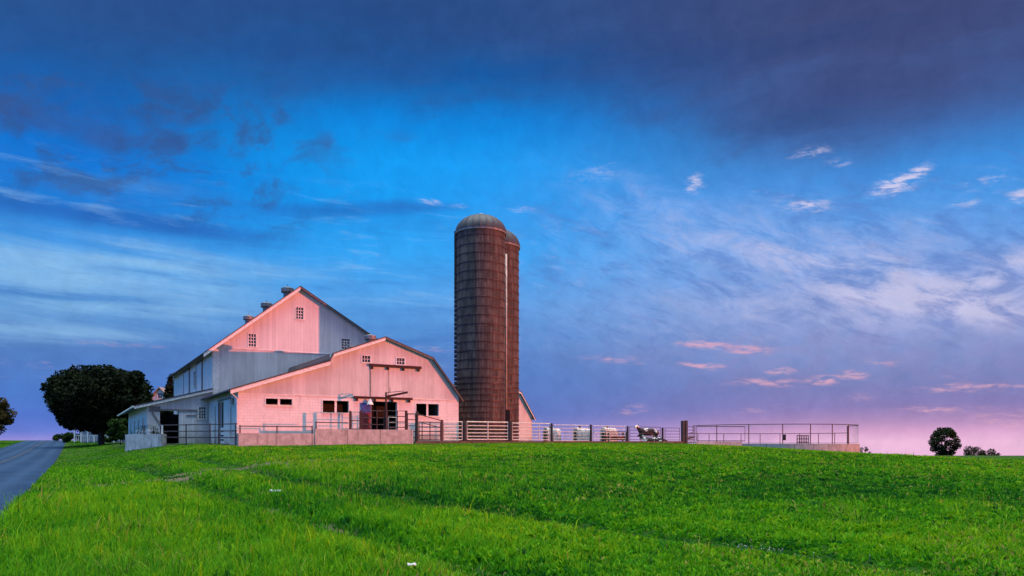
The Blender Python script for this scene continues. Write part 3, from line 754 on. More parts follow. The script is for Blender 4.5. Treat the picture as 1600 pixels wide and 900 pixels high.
# ---- tall barn ------------------------------------------------------------
mb_ = thing('tall_barn', 0, FD, 'tall white gabled barn rising behind the low gambrel barn, three vents on its ridge', 'barn')
UL = 0.27
apm = UV(467, 449.5, FD); el_ = UV(324, 548, FD); er = UV(578, 526, FD)
slm = (apm[1] - el_[1]) / (apm[0] - el_[0]); srm = (apm[1] - er[1]) / (er[0] - apm[0])
UR = apm[0] + (apm[1] - el_[1]) / srm
fn = FU(0.0)
ml = UV(480, 551, FD)[1]
m1 = rectpx(462.5, 480, 474, 499, FD); m2 = rectpx(388.5, 521.5, 400, 542, FD); m3 = rectpx(533.5, 529, 546.5, 546, FD)
zt = lambda u: apm[1] - (apm[0] - u) * slm if u < apm[0] else apm[1] - (u - apm[0]) * srm
LEN = 28.0
wall('lower_wall', rect(UL, UR - .5, -.25, ml), [], fn, .25, M['metal_siding'], mb_)
wall('wall', [(UL, ml + .004), (UR - .5, ml + .004), (UR - .5, zt(UR - .5)), apm, (UL, zt(UL))], [rect(*m1), rect(*m2), rect(*m3)], FU(-.0), .25, M['siding'], mb_)
MB().box(UL - .01, UR - .5, -.05, .03, ml - .03, ml + .03).build('drip_board', M['trim'], mb_)
for r_ in (m1, m2, m3): window(fn, r_, 3, 4, mb_, bar=.05)
roof([(el_[0] - .35, zt(el_[0] - .35)), apm, (UR + .3, zt(UR + .3))], -.55, LEN + .4, .085, M['roof'], mb_)
rake([(el_[0] - .35, zt(el_[0] - .35)), apm], -.46, .30, .06, M['trim'], mb_)
rake([(apm[0] + .004, apm[1]), (UR + .3, zt(UR + .3))], -.46, .11, .057, M['grey_trim'], mb_)  # dark rake colour stands in for shadow under the right slope
zl = zt(UL) - .02
lw = (10.0, 11.2, zl - 2.6, zl - 1.2)
wall('side_wall', rect(.25, LEN, -.25, zl), [rect(*lw)], FV(UL), .22, M['siding'], mb_)
window(FV(UL), lw, 2, 2, mb_)
for (v0_, v1_) in ((5.5, 9.0), (14.0, 18.2)):
    d_ = MB().prism(rect(v0_, v1_, zl - 4.3, zl - .7), FV(UL), .02, .08).build('hay_door', M['sheetdoor'], mb_)
    t = MB()
    for a in (v0_, v1_): t.prism(rect(a - .07, a + .07, zl - 4.3, zl - .55), FV(UL), .081, .12)
    t.prism(rect(v0_ - .07, v1_ + .07, zl - .69, zl - .5), FV(UL), .03, .13).build('door_trim', M['grey_trim'], d_)
wall('right_wall', rect(.25, LEN, -.25, zt(UR - .5) - .03), [], lambda a, z, d: (UR - .5 + d, a, z), .22, M['siding'], mb_)
wall('rear_wall', [(UL, -.25), (UR - .5, -.25), (UR - .5, zt(UR - .5)), apm, (UL, zt(UL))], [], lambda a, z, d: (a, LEN + d, z), .2, M['siding'], mb_)
MB().box(UL - .04, UL + .5, -.04, -.002, -.2, zl).box(UL - .04, UL - .002, -.04, .35, -.2, zl - .4).build('corner_board', M['trim'], mb_)
for vv in (4.0, 12.7, 21.8): ventilator(apm[0], vv, apm[1] + .05, mb_, 1.05)

# ---- shed on the left -------------------------------------------------------
sh = thing('lean_to_shed', -5, FD, 'low white lean-to shed on the left with a dark doorway and a sliding door', 'shed')
sx = 5.0                                                   # local u of the shed = u + 5
SV = 0.05
sa = UV(217, 633.5, FD); sb = UV(334, 608, FD)
ssl = (sb[1] - sa[1]) / (sb[0] - sa[0])
U0 = -4.64 + sx; U1 = UL - .012 + sx
zs = lambda u: sa[1] + (u - sx - sa[0]) * ssl
fd = (UV(250, 650, FD)[0] + sx, UV(279.5, 650, FD)[0] + sx, .0, UV(265, 642, FD)[1])
fw_ = rectpx(311, 636, 321.5, 654.5, FD); fw_ = (fw_[0] + sx, fw_[1] + sx, fw_[2], fw_[3])
wall('wall', [(U0, -.25), (U1, -.25), (U1, zs(U1)), (U0, zs(U0))], [rect(*fd), rect(*fw_)], FU(SV), .2, M['metal_siding'], sh)
window(FU(SV), fw_, 3, 4, sh, bar=.05)
SL = 24.0
roof([(sa[0] + sx - .35, zs(sa[0] + sx - .35)), (U1, zs(U1))], -.30, SL + .3, .10, M['roof'], sh)
rake([(sa[0] + sx - .35, zs(sa[0] + sx - .35)), (U1, zs(U1))], -.22, .2, .05, M['trim'], sh)
sws = [(3.2 + k * 5.2, 4.6 + k * 5.2, 1.0, 2.2) for k in range(4)]
wall('side_wall', rect(.28, SL, -.25, zs(U0) - .01), [rect(*r_) for r_ in sws], FV(U0), .18, M['siding'], sh)
for r_ in sws: window(FV(U0), r_, 2, 2, sh)
MB().box(U0 + .2, U1, SL - .2, SL, -.2, zs(U0)).build('rear_wall', M['siding'], sh)
ds0 = UV(280, 650, FD)[0] + sx; ds1 = UV(306, 650, FD)[0] + sx
d_ = MB().prism(rect(ds0, ds1, .1, fd[3] - .05), FU(SV), .03, .08).build('sliding_door', M['sheetdoor'], sh)
MB().prism(rect(fd[0] - .1, ds1 + .1, fd[3] + .03, fd[3] + .15), FU(SV), .02, .14).build('door_track', M['grey_trim'], d_)
MB().prism(rect(ds1 - .75, ds1 + .05, fd[3] - .42, fd[3] - .30), FU(SV), .085, .12).build('handle_rail', M['grey_trim'], d_)
MB().beam((U0 + .35, SV - .05, 2.6), (U0 + 1.15, SV - .05, 1.25), .05, .12).build('brace', M['grey_trim'], sh)
MB().prism(rect(U0 + .12, U0 + .95, 2.65, 3.1), FU(SV), .004, .04).build('loft_hatch', M['grey_trim'], sh)
MB().tube([(sa[0] + sx - .42, -.25, zs(sa[0] + sx - .42)), (sa[0] + sx - .42, SL, zs(sa[0] + sx - .42))], .07, 8).build('gutter', M['trim'], sh)

# ---- barn behind the silos ---------------------------------------------------
vb = 27.0
pL = UV(700, 613, vb); pR = UV(831.5, 650, vb); pB = UV(812, 613.5, vb); pA = UV(768, 592, vb)
lB = 2 * pA[0] - pB[0]; lE = 2 * pA[0] - pR[0]
rb = thing('rear_barn', lE, vb, 'pink lit gambrel barn end just right of the silos, mostly hidden', 'barn')
ln_ = [(0, pR[1]), (lB - lE, pB[1]), (pA[0] - lE, pA[1]), (pB[0] - lE, pB[1]), (pR[0] - lE, pR[1])]
WR = pR[0] - lE
wall('wall', [(.0, -1.2), (WR, -1.2), (WR, ln_[4][1]), ln_[3], ln_[2], ln_[1], (0, ln_[0][1])], [], FU(0), .2, M['metal_siding'], rb)
sr = (ln_[4][1] - ln_[3][1]) / (ln_[4][0] - ln_[3][0])
rl = [(-.3, ln_[0][1] + sr * .3)] + ln_[1:4] + [(WR + .3, ln_[4][1] + sr * .3)]
roof(rl, -.4, 18, .12, M['roof'], rb); rake(rl, -.34, .18, .05, M['trim'], rb)
wall('side_wall', rect(.2, 18, -1.2, ln_[0][1] - .1), [], lambda a, z, d: (WR + d, a, z), .2, M['siding'], rb)
MB().box(0.0, .2, .2, 18, -1.2, ln_[0][1] - .1).build('side_wall', M['siding'], rb)

# ---- silos ------------------------------------------------------------------
def silo(px_c, d, Rr, ybase, ytop, label, pipe=None):
    x = (px_c - 800) / FPX * d; z0 = 1.05
    t = empty('silo', (x, d, z0), 0, label, 'silo', 'farm silos')
    hb = EYE + (HOR - ybase) * d / FPX - z0; ht = EYE + (HOR - ytop) * d / FPX - z0
    MB().lathe([(Rr, 0), (Rr, hb * .25), (Rr, hb * .5), (Rr, hb * .75), (Rr, hb), (0.01, hb)], 96).build('stave_wall', M['silo'], t, smooth=False)
    hp = MB().lathe([(Rr + .001, -.032), (Rr + .035, -.032), (Rr + .035, .032), (Rr + .001, .032)], 64)
    h0 = None; z = .45
    while z < hb - .2:
        if h0 is None:
            h0 = hp.build('hoop', M['steel'], t); h = h0
        else:
            h = h0.copy(); col.objects.link(h); h.parent = t
        h.location = (0, 0, z); h.rotation_euler = (0, 0, z * 2.3); z += .76 if z > hb * .3 else .50
    # ribbed dome of overlapping sheets
    n = 96; vs = []; fs = []; rows = 12
    for i in range(rows + 1):
        a = math.pi / 2 * i / rows
        for k in range(n):
            rr = (Rr + .10) * math.cos(a) + (.05 if k % 4 == 0 else 0.0) * math.cos(a); th = 2 * math.pi * k / n
            vs.append((rr * math.cos(th), rr * math.sin(th), hb - .10 + (ht - hb + .10) * math.sin(a)))
    for i in range(rows):
        for k in range(n): fs.append((i * n + k, i * n + (k + 1) % n, (i + 1) * n + (k + 1) % n, (i + 1) * n + k))
    dm = MB().add(vs, fs).build('dome', M['dome'], t, smooth=False)
    MB().lathe([(Rr + .02, hb - .22), (Rr + .12, hb - .22), (Rr + .13, hb - .06), (Rr + .02, hb - .06)], 96).build('dome_rim', M['galv_dull'], dm)
    MB().lathe([(.22, ht - .06), (.22, ht + .08), (.12, ht + .16), (0, ht + .17)], 16).build('cap', M['galv_dull'], dm)
    return t, hb, ht
s1, hb1, ht1 = silo(751.5, 64.0, 2.13, 364, 336.5, 'nearer taller looking brown stave silo with a ribbed grey dome')
s2, hb2, ht2 = silo(775.0, 68.6, 2.15, 386, 357.5, 'farther brown stave silo half hidden behind the other, white pipe beside it')
# ladder chute on the left of the near silo, filler pipe between the silos
lad = MB()
for z in np.arange(1.0, hb1 - .1, .40): lad.box(-2.34, -2.12, -.24, .24, z, z + .30)
lad.build('ladder_chute', M['steel'], s1)
pxp = (790.7 - 800) / FPX * 65.9; d0 = 65.9
zt_ = EYE + (HOR - 392) * d0 / FPX; zb_ = EYE + (HOR - 640) * d0 / FPX
fp = MB().tube([(pxp - s2.location.x, d0 - s2.location.y, zb_ - 1.05), (pxp - s2.location.x, d0 - s2.location.y, zt_ - 1.35)], .105, 10)
f_ = fp.build('filler_pipe', M['pipe_white'], s2, smooth=True); f_['label'] = 'white filler pipe'
MB().box(pxp - s2.location.x - .35, pxp - s2.location.x + .35, d0 - s2.location.y - .3, d0 - s2.location.y + .3, .05, zb_ - 1.1).build('blower_box', M['steel'], s2)

# ---- concrete walls of the yard -----------------------------------------------
VW = -3.0
ca = UV(372, 697, VW)[0]; cs = UV(492, 676, VW)[0]; cb = UV(645, 671, VW)[0]
rw = thing('retaining_wall', ca, VW, 'pinkish concrete retaining wall in front of the low barn, higher at its right part', 'wall')
h1 = UV(430, 677, VW)[1]; h2 = UV(570, 671, VW)[1]
MB().box(0, cs - ca - .005, 0, .3, -.8, h1).build('low_section', M['concrete'], rw)
MB().box(cs - ca, cb - ca, -.06, .3, -.8, h2).build('high_section', M['concrete'], rw)
MB().box(0, .3, .303, 3.0, -.8, h1 - .01).build('return_section', M['concrete'], rw)
yx0, yy0 = W(-9.5, -2.7)
yd = MB()
yd.box(0, 47, 0, 15.0, -.5, -.06)
ydo = yd.build('yard', M['yard']); ydo.location = (*W(-.2, -2.69), ZB); ydo.rotation_euler = (0, 0, ANG)
tag(ydo, 'concrete barnyard behind the retaining wall and gates', 'yard', kind='structure')
# railing on top
def pipe_rail(name, pts, heights, posts, label, cat='railing', m='pipe', r=.035, parent_z=None):
    """pts: world (x, y, zbase) polyline; rails at heights; posts at every listed fraction of the run"""
    o = empty(name, pts[0], 0, label, cat)
    L0 = Vector(pts[0])
    P = [Vector(p) - L0 for p in pts]
    tot = sum((b - a).length for a, b in zip(P[:-1], P[1:]))
    def at(t):
        d = t * tot
        for a, b in zip(P[:-1], P[1:]):
            l = (b - a).length
            if d <= l + 1e-6: return a.lerp(b, d / l)
            d -= l
        return P[-1]
    for h in heights:
        MB().tube([p + Vector((0, 0, h)) for p in P], r, 8).build('rail', M[m], o)
    for t in posts:
        p = at(t); MB().tube([p + Vector((0, 0, -.15)), p + Vector((0, 0, max(heights) + .06))], r * 1.25, 8).build('rail_post', M[m], o)
    return o
def WP(u, v, z): return (*W(u, v), ZB + z)
pipe_rail('pipe_railing', [WP(ca + .1, VW + .15, h1), WP(cs - .1, VW + .15, h1)], [.46], [.01, .5, .99], 'low single-rail pipe railing on the lower left part of the retaining wall')
ce = UV(547, 660, VW)[0]
pipe_rail('pipe_railing', [WP(cs + .1, VW + .15, h2), WP(ce - .1, VW + .15, h2)], [.46], [.01], 'single-rail pipe railing on the higher part of the retaining wall left of the pen')
# pen of pipe panels before the doorway
def pipe_gate(name, p0, p1, zb, zt, rails, label, m='pipe', ups=(0.5,), r=.026, cat='gate', group=None, rr=None):
    """a pipe gate panel between two ground points"""
    o = empty(name, (p0[0], p0[1], zb), math.atan2(p1[1] - p0[1], p1[0] - p0[0]), label, cat, group)
    L = math.hypot(p1[0] - p0[0], p1[1] - p0[1]); H = zt - zb
    b = MB().tube([(0.04, 0, .04), (0.04, 0, H), (L - .04, 0, H), (L - .04, 0, .04), (0.04, 0, .04)], r * 1.25, 8)
    b.build('frame', M[m], o)
    for k in range(1, rails):
        z = .04 + (H - .04) * (k / rails) ** 1.08
        MB().tube([(0.06, 0, z), (L - .06, 0, z)], r if rr is None else rr, 8).build('rail', M[m], o)
    for t in ups:
        MB().tube([(L * t, -.03, .05), (L * t, -.03, H)], r * 1.1, 8).build('upright', M[m], o)
    return o
VP = -2.55
def pen(px0, px1, ytop, v, rails, label, m='pipe', ups=(.5,), zb=None, r=.03):
    u0 = UV(px0, 660, v)[0]; u1 = UV(px1, 660, v)[0]; zt_ = UV((px0 + px1) / 2, ytop, v)[1]
    return pipe_gate('corral_gate', W(u0, v), W(u1, v), ZB + (h2 - .55 if zb is None else zb), ZB + zt_, rails, label, m, ups, r, 'gate', 'pipe panels of the pen')
pen(548, 563, 643.5, VP, 3, 'narrow dark pipe panel at the left end of the doorway pen', ups=())
pen(564.5, 601, 642, VP, 4, 'dark pipe panel before the blue door, left of the hoist post', ups=(.66,), m='pipe')
pen(604.5, 634, 642, VP, 5, 'dark pipe panel before the black doorway, right of the hoist post', ups=(.55,))
pen(606, 620, 652, VP + .5, 4, 'short pale pipe panel inside the pen behind the hoist post', m='galv', ups=())
pen(636, 650, 646, VP - .28, 5, 'dark pipe panel at the right end of the retaining wall', zb=.15, ups=())
def post(px, ytop, v, w, label, m='post', zb=-.35, name='fence_post', grp='fence posts', round_=False):
    u, z = UV(px, ytop, v); x, y = W(u, v); z0 = max(gz1(x, y), ZB - .3) - .2 if zb is None else ZB + zb
    b = MB(); h = z + ZB - z0
    if round_: b.tube([(0, 0, 0), (0, 0, h * .5), (0, 0, h)], [w / 2 * 1.08, w / 2, w / 2 * .94], 12)
    else: b.box(-w / 2, w / 2, -w / 2, w / 2, 0, h - .03).box(-w / 2 + .012, w / 2 - .012, -w / 2 + .012, w / 2 - .012, h - .03, h)
    o = b.build(name, M[m]); o.location = (x, y, z0); o.rotation_euler = (0, 0, ANG)
    return tag(o, label, 'post', grp)
post(547.3, 642, VP, .13, 'dark square post at the left end of the doorway pen', 'steel', .3)
post(563.5, 641.5, VP - .02, .10, 'thin dark post between the two left pen panels', 'steel', .3)
post(634.8, 641.5, VP, .14, 'dark square post at the right end of the doorway pen', 'steel', .3)
# jib hoist
hu, hz = UV(603.2, 613, VP - .1)
hoist = thing('jib_hoist', hu, VP - .1, 'dark steel post with a swing arm standing in front of the black doorway', 'hoist', z=ZB + .4)
MB().tube([(0, 0, 0), (0, 0, hz - .4)], .07, 10).build('mast', M['steel'], hoist)
ae_, az_ = UV(637, 612.5, VP - .6)
MB().beam((0, 0, hz - .72), (ae_ - hu, -.5, az_ - .42), .12, .15).build('arm', M['rust'], hoist)
MB().tube([(0, 0, hz - .42), (ae_ - hu - .25, -.42, az_ - .33)], .025, 6).build('tie_rod', M['steel'], hoist)
MB().tube([(.28, -.05, hz - .4), (.28, -.05, hz - .05)], .02, 6).build('pin', M['steel'], hoist)

# ---- pipe fence at the shed's yard, low wall and its end pillar ---------------------
PA = (-26.15, 54.4); PB = (-17.9, 47.35)
za = gz1(*PA)
pv = empty('concrete_pillar', (PA[0], PA[1], za), R(-31), 'pink lit concrete pillar with a white pipe stub at the end of the low blue shaded wall', 'pillar')
MB().box(-.22, .22, -.2, .2, -.3, 1.95 - za + .12).build('shaft', M['concrete'], pv)
MB().tube([(0, 0, 1.95 - za + .1), (0, 0, 2.75 - za)], .06, 10).build('pipe_stub', M['plastic'], pv)
B0 = (-29.95, 56.55)
lwd = math.hypot(PA[0] - B0[0], PA[1] - B0[1])
lw_ = MB().box(0, lwd - .26, -.12, .12, -.3, 1.2).build('concrete_wall', M['concrete_pale'])
lw_.location = (B0[0], B0[1], .86); lw_.rotation_euler = (0, 0, math.atan2(PA[1] - B0[1], PA[0] - B0[0]))
tag(lw_, 'low pale concrete wall in blue shade before the shed corner', 'wall')
pipe_rail('pipe_fence', [(PA[0] + .25, PA[1] - .2, 1.2), (PB[0], PB[1], 1.14)], [1.52, 1.06, .62, .12], [.33, .66, .985], 'dark pipe fence of four rails crossing the yard from the pillar to the retaining wall', 'fence')
sy = MB()
vs = [(-26.0, 54.6, 1.06), (-17.9, 47.7, 1.06), (*W(0, 2), 1.10), (*W(-.1, 12.4), 1.12), (*W(-4.6, 12.3), 1.10)]
sy.add(vs + [(x, y, z - .5) for x, y, z in vs], [(0, 1, 2, 3, 4), (9, 8, 7, 6, 5)] + [(i, (i + 1) % 5, 5 + (i + 1) % 5, 5 + i) for i in range(5)])
tag(sy.build('shed_yard', M['soil']), 'dark trodden soil yard between the shed and the pipe fence', 'yard', kind='structure')

# ---- gates and posts along the right -------------------------------------------------
VF = -3.0
u_a = UV(648, 690, VF)[0]; u_b = UV(1066, 692, VF)[0]
def gp(px): return W(UV(px, 680, VF)[0], VF)
def gatepx(px0, px1, ytop0, ytop1, ybot, label, m='galv', ups=(.5,), rails=5, r=.034):
    u0 = UV(px0, 680, VF)[0]; u1 = UV(px1, 680, VF)[0]; zt_ = (UV(px0, ytop0, VF)[1] + UV(px1, ytop1, VF)[1]) / 2; zb_ = UV((px0 + px1) / 2, ybot, VF)[1]
    return pipe_gate('farm_gate', W(u0, VF), W(u1, VF), ZB + zb_, ZB + zt_, rails, label, m, ups, r, 'gate', 'pipe gates along the barnyard')
gatepx(654, 689, 659.5, 660, 688, 'brown pipe gate before the low barn under a slanting rail', 'pipe', (.15, .5), 4)
gatepx(693, 722.8, 659, 659, 688, 'pale pipe gate before the low barn corner, left of the silo gate', 'galv', (), 5)
gatepx(729, 794, 659, 660, 687.5, 'pale galvanised gate in front of the nearer silo', 'galv', (.5,), 5, .040)
gatepx(800, 859.5, 660, 663, 688, 'pale galvanised gate before the far silo and the pink barn end', 'galv', (.7,), 5)
gatepx(865, 920.5, 663.5, 665, 689.5, 'long gate with first white calf hutch pair showing behind it', 'galv', (.5,), 5, .024)
gatepx(926.5, 978, 665, 666.5, 690.5, 'gate before the third hutch and the brown feed trough', 'galv', (.5,), 5, .024)
gatepx(983.5, 1032.5, 666.5, 668, 691.5, 'gate with the black and white cows showing behind it', 'pipe', (), 5, .022)
gatepx(1038.5, 1062.5, 668.5, 669, 692, 'short gate at the right end beside the doubled grey post', 'pipe', (), 5, .022)
for px, yt, w, lab, mm in ((651.5, 643, .20, 'tall dark post at the end of the retaining wall', 'post'), (690.5, 656, .15, 'brown post holding the low end of the slanting rail', 'pipe'),
                         (726, 658, .24, 'thick dark post left of the silo gate', 'post'), (797, 657.5, .27, 'thick dark post right of the silo gate', 'post'),
                         (862, 661.5, .20, 'dark post right of the pink barn end', 'post'), (923.3, 663.5, .20, 'dark post between the second and third calf hutches', 'post'),
                         (980.7, 666, .20, 'dark post between the feed trough and the cows', 'post'), (1035.3, 668, .20, 'dark post just right of the lying cow', 'post')):
    post(px, yt, VF, w, lab, mm, None, round_=(w > .16))
for px, yt, lab in ((1067, 657.5, 'tall grey timber post, left one of the bolted pair at the tank'), (1071.6, 657, 'tall grey timber post, right one of the bolted pair at the tank')):
    post(px, yt, VF, .26, lab, 'postgrey', None)
a_, za_ = UV(653, 647, VF - .1); b_, zb_ = UV(690, 657.5, VF - .1)
c_, zc_ = UV(654, 659, VF - .1); e_, ze_ = UV(690, 669, VF - .1)
sr_ = thing('slanting_rail', a_, VF - .14, 'pair of slanting brown pipes between the tall dark post and the lower brown post', 'railing', z=ZB)
MB().tube([(0, 0, za_), (b_ - a_, 0, zb_)], .035, 8).build('rail', M['pipe'], sr_)
MB().tube([(c_ - a_, 0, zc_), (e_ - a_, 0, ze_)], .03, 8).build('rail', M['pipe'], sr_)
MB().tube([(-.8, 0, za_ - .02), (0, 0, za_)], .03, 8).build('rail', M['pipe'], sr_)
cu = thing('concrete_curb', u_a, VF, 'low stained concrete curb under the farm gates', 'curb')
MB().box(0, u_b - u_a, -.14, .14, -.5, .29).build('curb_body', M['soil'], cu)

# ---- calf hutches --------------------------------------------------------------------
def hutch():
    t = empty('calf_hutch', (0, 0, 0), 0)
    prof = [(-.60, 0), (-.60, .75), (-.50, 1.08), (-.22, 1.28), (.22, 1.28), (.50, 1.08), (.60, .75), (.60, 0)]
    b = MB(); n = len(prof); ys_ = [0, .14, .18, .55, .60, .98, 1.02, 1.40, 1.44, 1.9]
    vs = []
    for i, y in enumerate(ys_):
        k = 1.0 + (.03 if i in (1, 2, 5, 6, 8) else 0)
        k *= (1 - .06 * y / 1.9)
        vs += [(x * k, y, z * k) for x, z in prof]
    fs = []
    for i in range(len(ys_) - 1):
        for k in range(n - 1): fs.append((i * n + k, i * n + k + 1, (i + 1) * n + k + 1, (i + 1) * n + k))
    fs.append(tuple((len(ys_) - 1) * n + k for k in range(n)))
    # front wall with the arched doorway left open
    door = [(-.30, 0), (-.30, .72), (-.18, .9), (.18, .9), (.30, .72), (.30, 0)]
    s0 = len(vs); vs += [(x, 0, z) for x, z in door]
    fs += [(0, s0, s0 + 1, 1), (1, s0 + 1, s0 + 2, 2), (2, s0 + 2, 3), (3, s0 + 2, s0 + 3, 4), (4, s0 + 3, 5), (5, s0 + 3, s0 + 4, 6), (6, s0 + 4, s0 + 5, 7)]
    b.add(vs, fs); b.build('shell', M['hutch'], t)
    v = MB().lathe([(.16, 1.22), (.16, 1.36), (.11, 1.42), (0, 1.43)], 12, (.12, .5)); v.build('roof_vent', M['steel'], t)
    p = MB().tube([(-.85, -1.1, .0), (-.85, -1.1, .9), (.55, -1.1, .9), (.55, -1.1, 0)], .02, 6)
    for x in np.arange(-.7, .5, .16): p.tube([(x, -1.1, .05), (x, -1.1, .88)], .010, 5)
    p.build('pen_panel', M['galv'], t)
    return t
hts = [(852, 70.5, -62, 'white calf hutch behind the gates, nearest to the pink barn end'), (899, 71.5, -66, 'white calf hutch in the middle of the row, behind the gates'), (942, 73.0, -60, 'white calf hutch next to the brown feed trough')]
h0 = hutch()
for i, (px, d, a, lab) in enumerate(hts):
    o = h0 if i == 0 else copy_tree(h0)
    x = (px - 800) / FPX * d; o.location = (x, d, gz1(x, d) + .04); o.rotation_euler = (0, 0, R(a)); o.scale = (.84, .80, 1.10 + .03 * i)
    tag(o, lab, 'hutch', 'calf hutches')
# feed trough
x0 = (962 - 800) / FPX * 70; tr = empty('feed_trough', (x0, 70, gz1(x0, 70)), R(22), 'long brown feed trough with a slatted rack behind the gates', 'trough')
b = MB().box(-1.05, 1.05, -.35, -.29, .25, .62).box(-1.05, 1.05, .29, .35, .25, .62).box(-1.05, 1.05, -.29, .29, .25, .30).box(-1.05, -1.0, -.29, .29, .3, .6).box(1.0, 1.05, -.29, .29, .3, .6)
b.build('trough_box', M['wood'], tr)
for x in (-.95, .95):
    for y in (-.28, .28): MB().box(x - .05, x + .05, y - .05, y + .05, 0, 1.1).build('leg', M['wood'], tr)
b = MB().box(-1.0, 1.0, -.03, .03, 1.02, 1.10).box(-1.0, 1.0, -.03, .03, .72, .78)
for x in np.arange(-.9, 1.0, .15): b.box(x - .015, x + .015, -.02, .02, .77, 1.03)
b.build('rack', M['wood'], tr)

# ---- cows ---------------------------------------------------------------------------
def skin(name, verts, edges, radii, mats_, parent=None, levels=2):
    me = bpy.data.meshes.new(name); me.from_pydata(verts, edges, []); o = bpy.data.objects.new(name, me); col.objects.link(o)
    if parent is not None: o.parent = parent
    md = o.modifiers.new('skin', 'SKIN')
    if not me.skin_vertices: me.attributes.new('skin_vertex', 'FLOAT_VECTOR', 'POINT')
    for sv_, r in zip(me.skin_vertices[0].data, radii): sv_.radius = (r, r) if not isinstance(r, tuple) else r
    me.skin_vertices[0].data[0].use_root = True
    md.use_smooth_shade = True
    sb_ = o.modifiers.new('subsurf', 'SUBSURF'); sb_.levels = levels; sb_.render_levels = levels
    me.materials.append(mats_)
    return o
def cow(name, loc, rz, lying, label, headturn=0.0, headup=0.0):
    t = empty(name, loc, rz, label, 'cow', 'cows in the barnyard')
    zb = -.86 if lying else 0.0
    V_, E_, R_ = [], [], []
    def chain(pts, start=None):
        prev = start
        for (x, y, z, r) in pts:
            V_.append((x, y, z)); R_.append(r); i = len(V_) - 1
            if prev is not None: E_.append((prev, i))
            prev = i
        return prev
    chain([(0, 0, 1.10 + zb, .34)]); mid = 0
    sh_ = chain([(.45, 0, 1.10 + zb, .37), (.85, 0, 1.14 + zb, .31)], mid)
    nb = chain([(1.10, .02, 1.30 + zb, .20), (1.32, .06 + headturn * .3, 1.50 + zb + headup, .14)], sh_)
    hd = chain([(1.46, .10 + headturn * .6, 1.58 + zb + headup, .135), (1.68, .14 + headturn, 1.45 + zb + headup, .09), (1.82, .16 + headturn * 1.2, 1.36 + zb + headup, .075)], nb)
    rp = chain([(-.45, 0, 1.12 + zb, .33), (-.78, 0, 1.16 + zb, .24)], mid)
    if not lying:
        for s in (-1, 1):
            chain([(.88, .17 * s, .85, .14), (.90, .18 * s, .52, .075), (.88, .18 * s, .26, .05), (.89, .18 * s, .12, .05), (.93, .18 * s, .03, .06)], sh_)
            chain([(-.68, .19 * s, .86, .19), (-.55, .20 * s, .66, .11), (-.80, .20 * s, .44, .06), (-.76, .20 * s, .16, .045), (-.72, .20 * s, .03, .06)], rp)
        chain([(-.42, 0, .76, .15)], mid)
    else:
        for s in (-1, 1):
            chain([(1.0, .26 * s, .13, .10), (1.28, .30 * s, .07, .06), (1.05, .36 * s, .05, .05)], sh_)
            chain([(-.45, .36 * s, .16, .15), (-.05, .44 * s, .10, .08), (-.40, .50 * s, .06, .05)], rp)
    chain([(-.98, .02, 1.10 + zb, .04), (-1.04, .05, .75 + zb * .7, .025), (-1.02, .06, .45 + zb * .45, .05)], rp)
    body = skin('body', V_, E_, R_, M['hide'], t)
    hx, hy, hz = V_[hd - 2]
    for s in (-1, 1):
        MB().tube([(hx - .03, hy + .10 * s, hz + .06), (hx - .06, hy + .20 * s, hz + .07), (hx - .06, hy + .30 * s, hz + .01)], [.03, .055, .012], 8).build('ear', M['hide_black'], t, smooth=True)
    return t
M['hide_black'] = plain('black hide', (.02, .018, .018), 0.8)
def cowat(px, d): x = (px - 800) / FPX * d; return (x, d, gz1(x, d))
cow('cow', cowat(1015, 70), R(196), False, 'standing black and white cow with raised head behind the gate', .25, .08)
cow('cow', cowat(1026, 68.6), R(165), True, 'lying black and white cow right of the standing one', -.2, .16)

# ---- round manure tank ---------------------------------------------------------------
TX, TY, TR = 28.15, 79.2, 8.75
zrim = 1.27
tk = empty('manure_tank', (TX, TY, zrim), 0, 'wide round concrete tank with a low stained wall on the right of the yard', 'tank')
MB().lathe([(TR, -1.7), (TR, 0), (TR - .25, 0), (TR - .25, -1.2), (.05, -1.2)], 96).build('tank_wall', M['tank'], tk)
rl_ = empty('tank_fence', (TX, TY, zrim), 0, 'dark pipe and post safety fence standing on the rim of the round tank', 'fence')
def tang(px):
    """angle on the rim's near side seen at column px"""
    k = (px - 800) / FPX; best = None
    for i in range(3600):
        a = math.pi + math.pi * i / 3600
        x = TX + (TR - .12) * math.cos(a); y = TY + (TR - .12) * math.sin(a)
        e = abs(x / y - k)
        if best is None or e < best[0]: best = (e, a)
    return best[1]
def ring_h(a): return 1.95 if math.sin(a) < .25 else 1.0
angs = [tang(p) for p in (1083, 1120, 1170, 1223, 1266.5, 1300.5, 1326)] + [2 * math.pi + .06]
near = [((TR - .12) * math.cos(a), (TR - .12) * math.sin(a), 1.93) for a in np.linspace(angs[0], angs[-1], 40)]
MB().tube(near, .035, 8).build('top_rail', M['pipe'], rl_)
MB().tube([(x, y, .12) for x, y, z in near], .014, 6).build('bottom_rail', M['pipe'], rl_)
for a in angs:
    MB().tube([((TR - .12) * math.cos(a), (TR - .12) * math.sin(a), -.02), ((TR - .12) * math.cos(a), (TR - .12) * math.sin(a), 1.95)], .045 if a < 6.2 else .075, 8).build('rail_post', M['pipe'], rl_)
af = np.linspace(.06, angs[0] - .02, 44)
far = [((TR - .12) * math.cos(a), (TR - .12) * math.sin(a), 1.18) for a in af]
MB().tube(far, .035, 8).build('top_rail', M['pipe'], rl_)
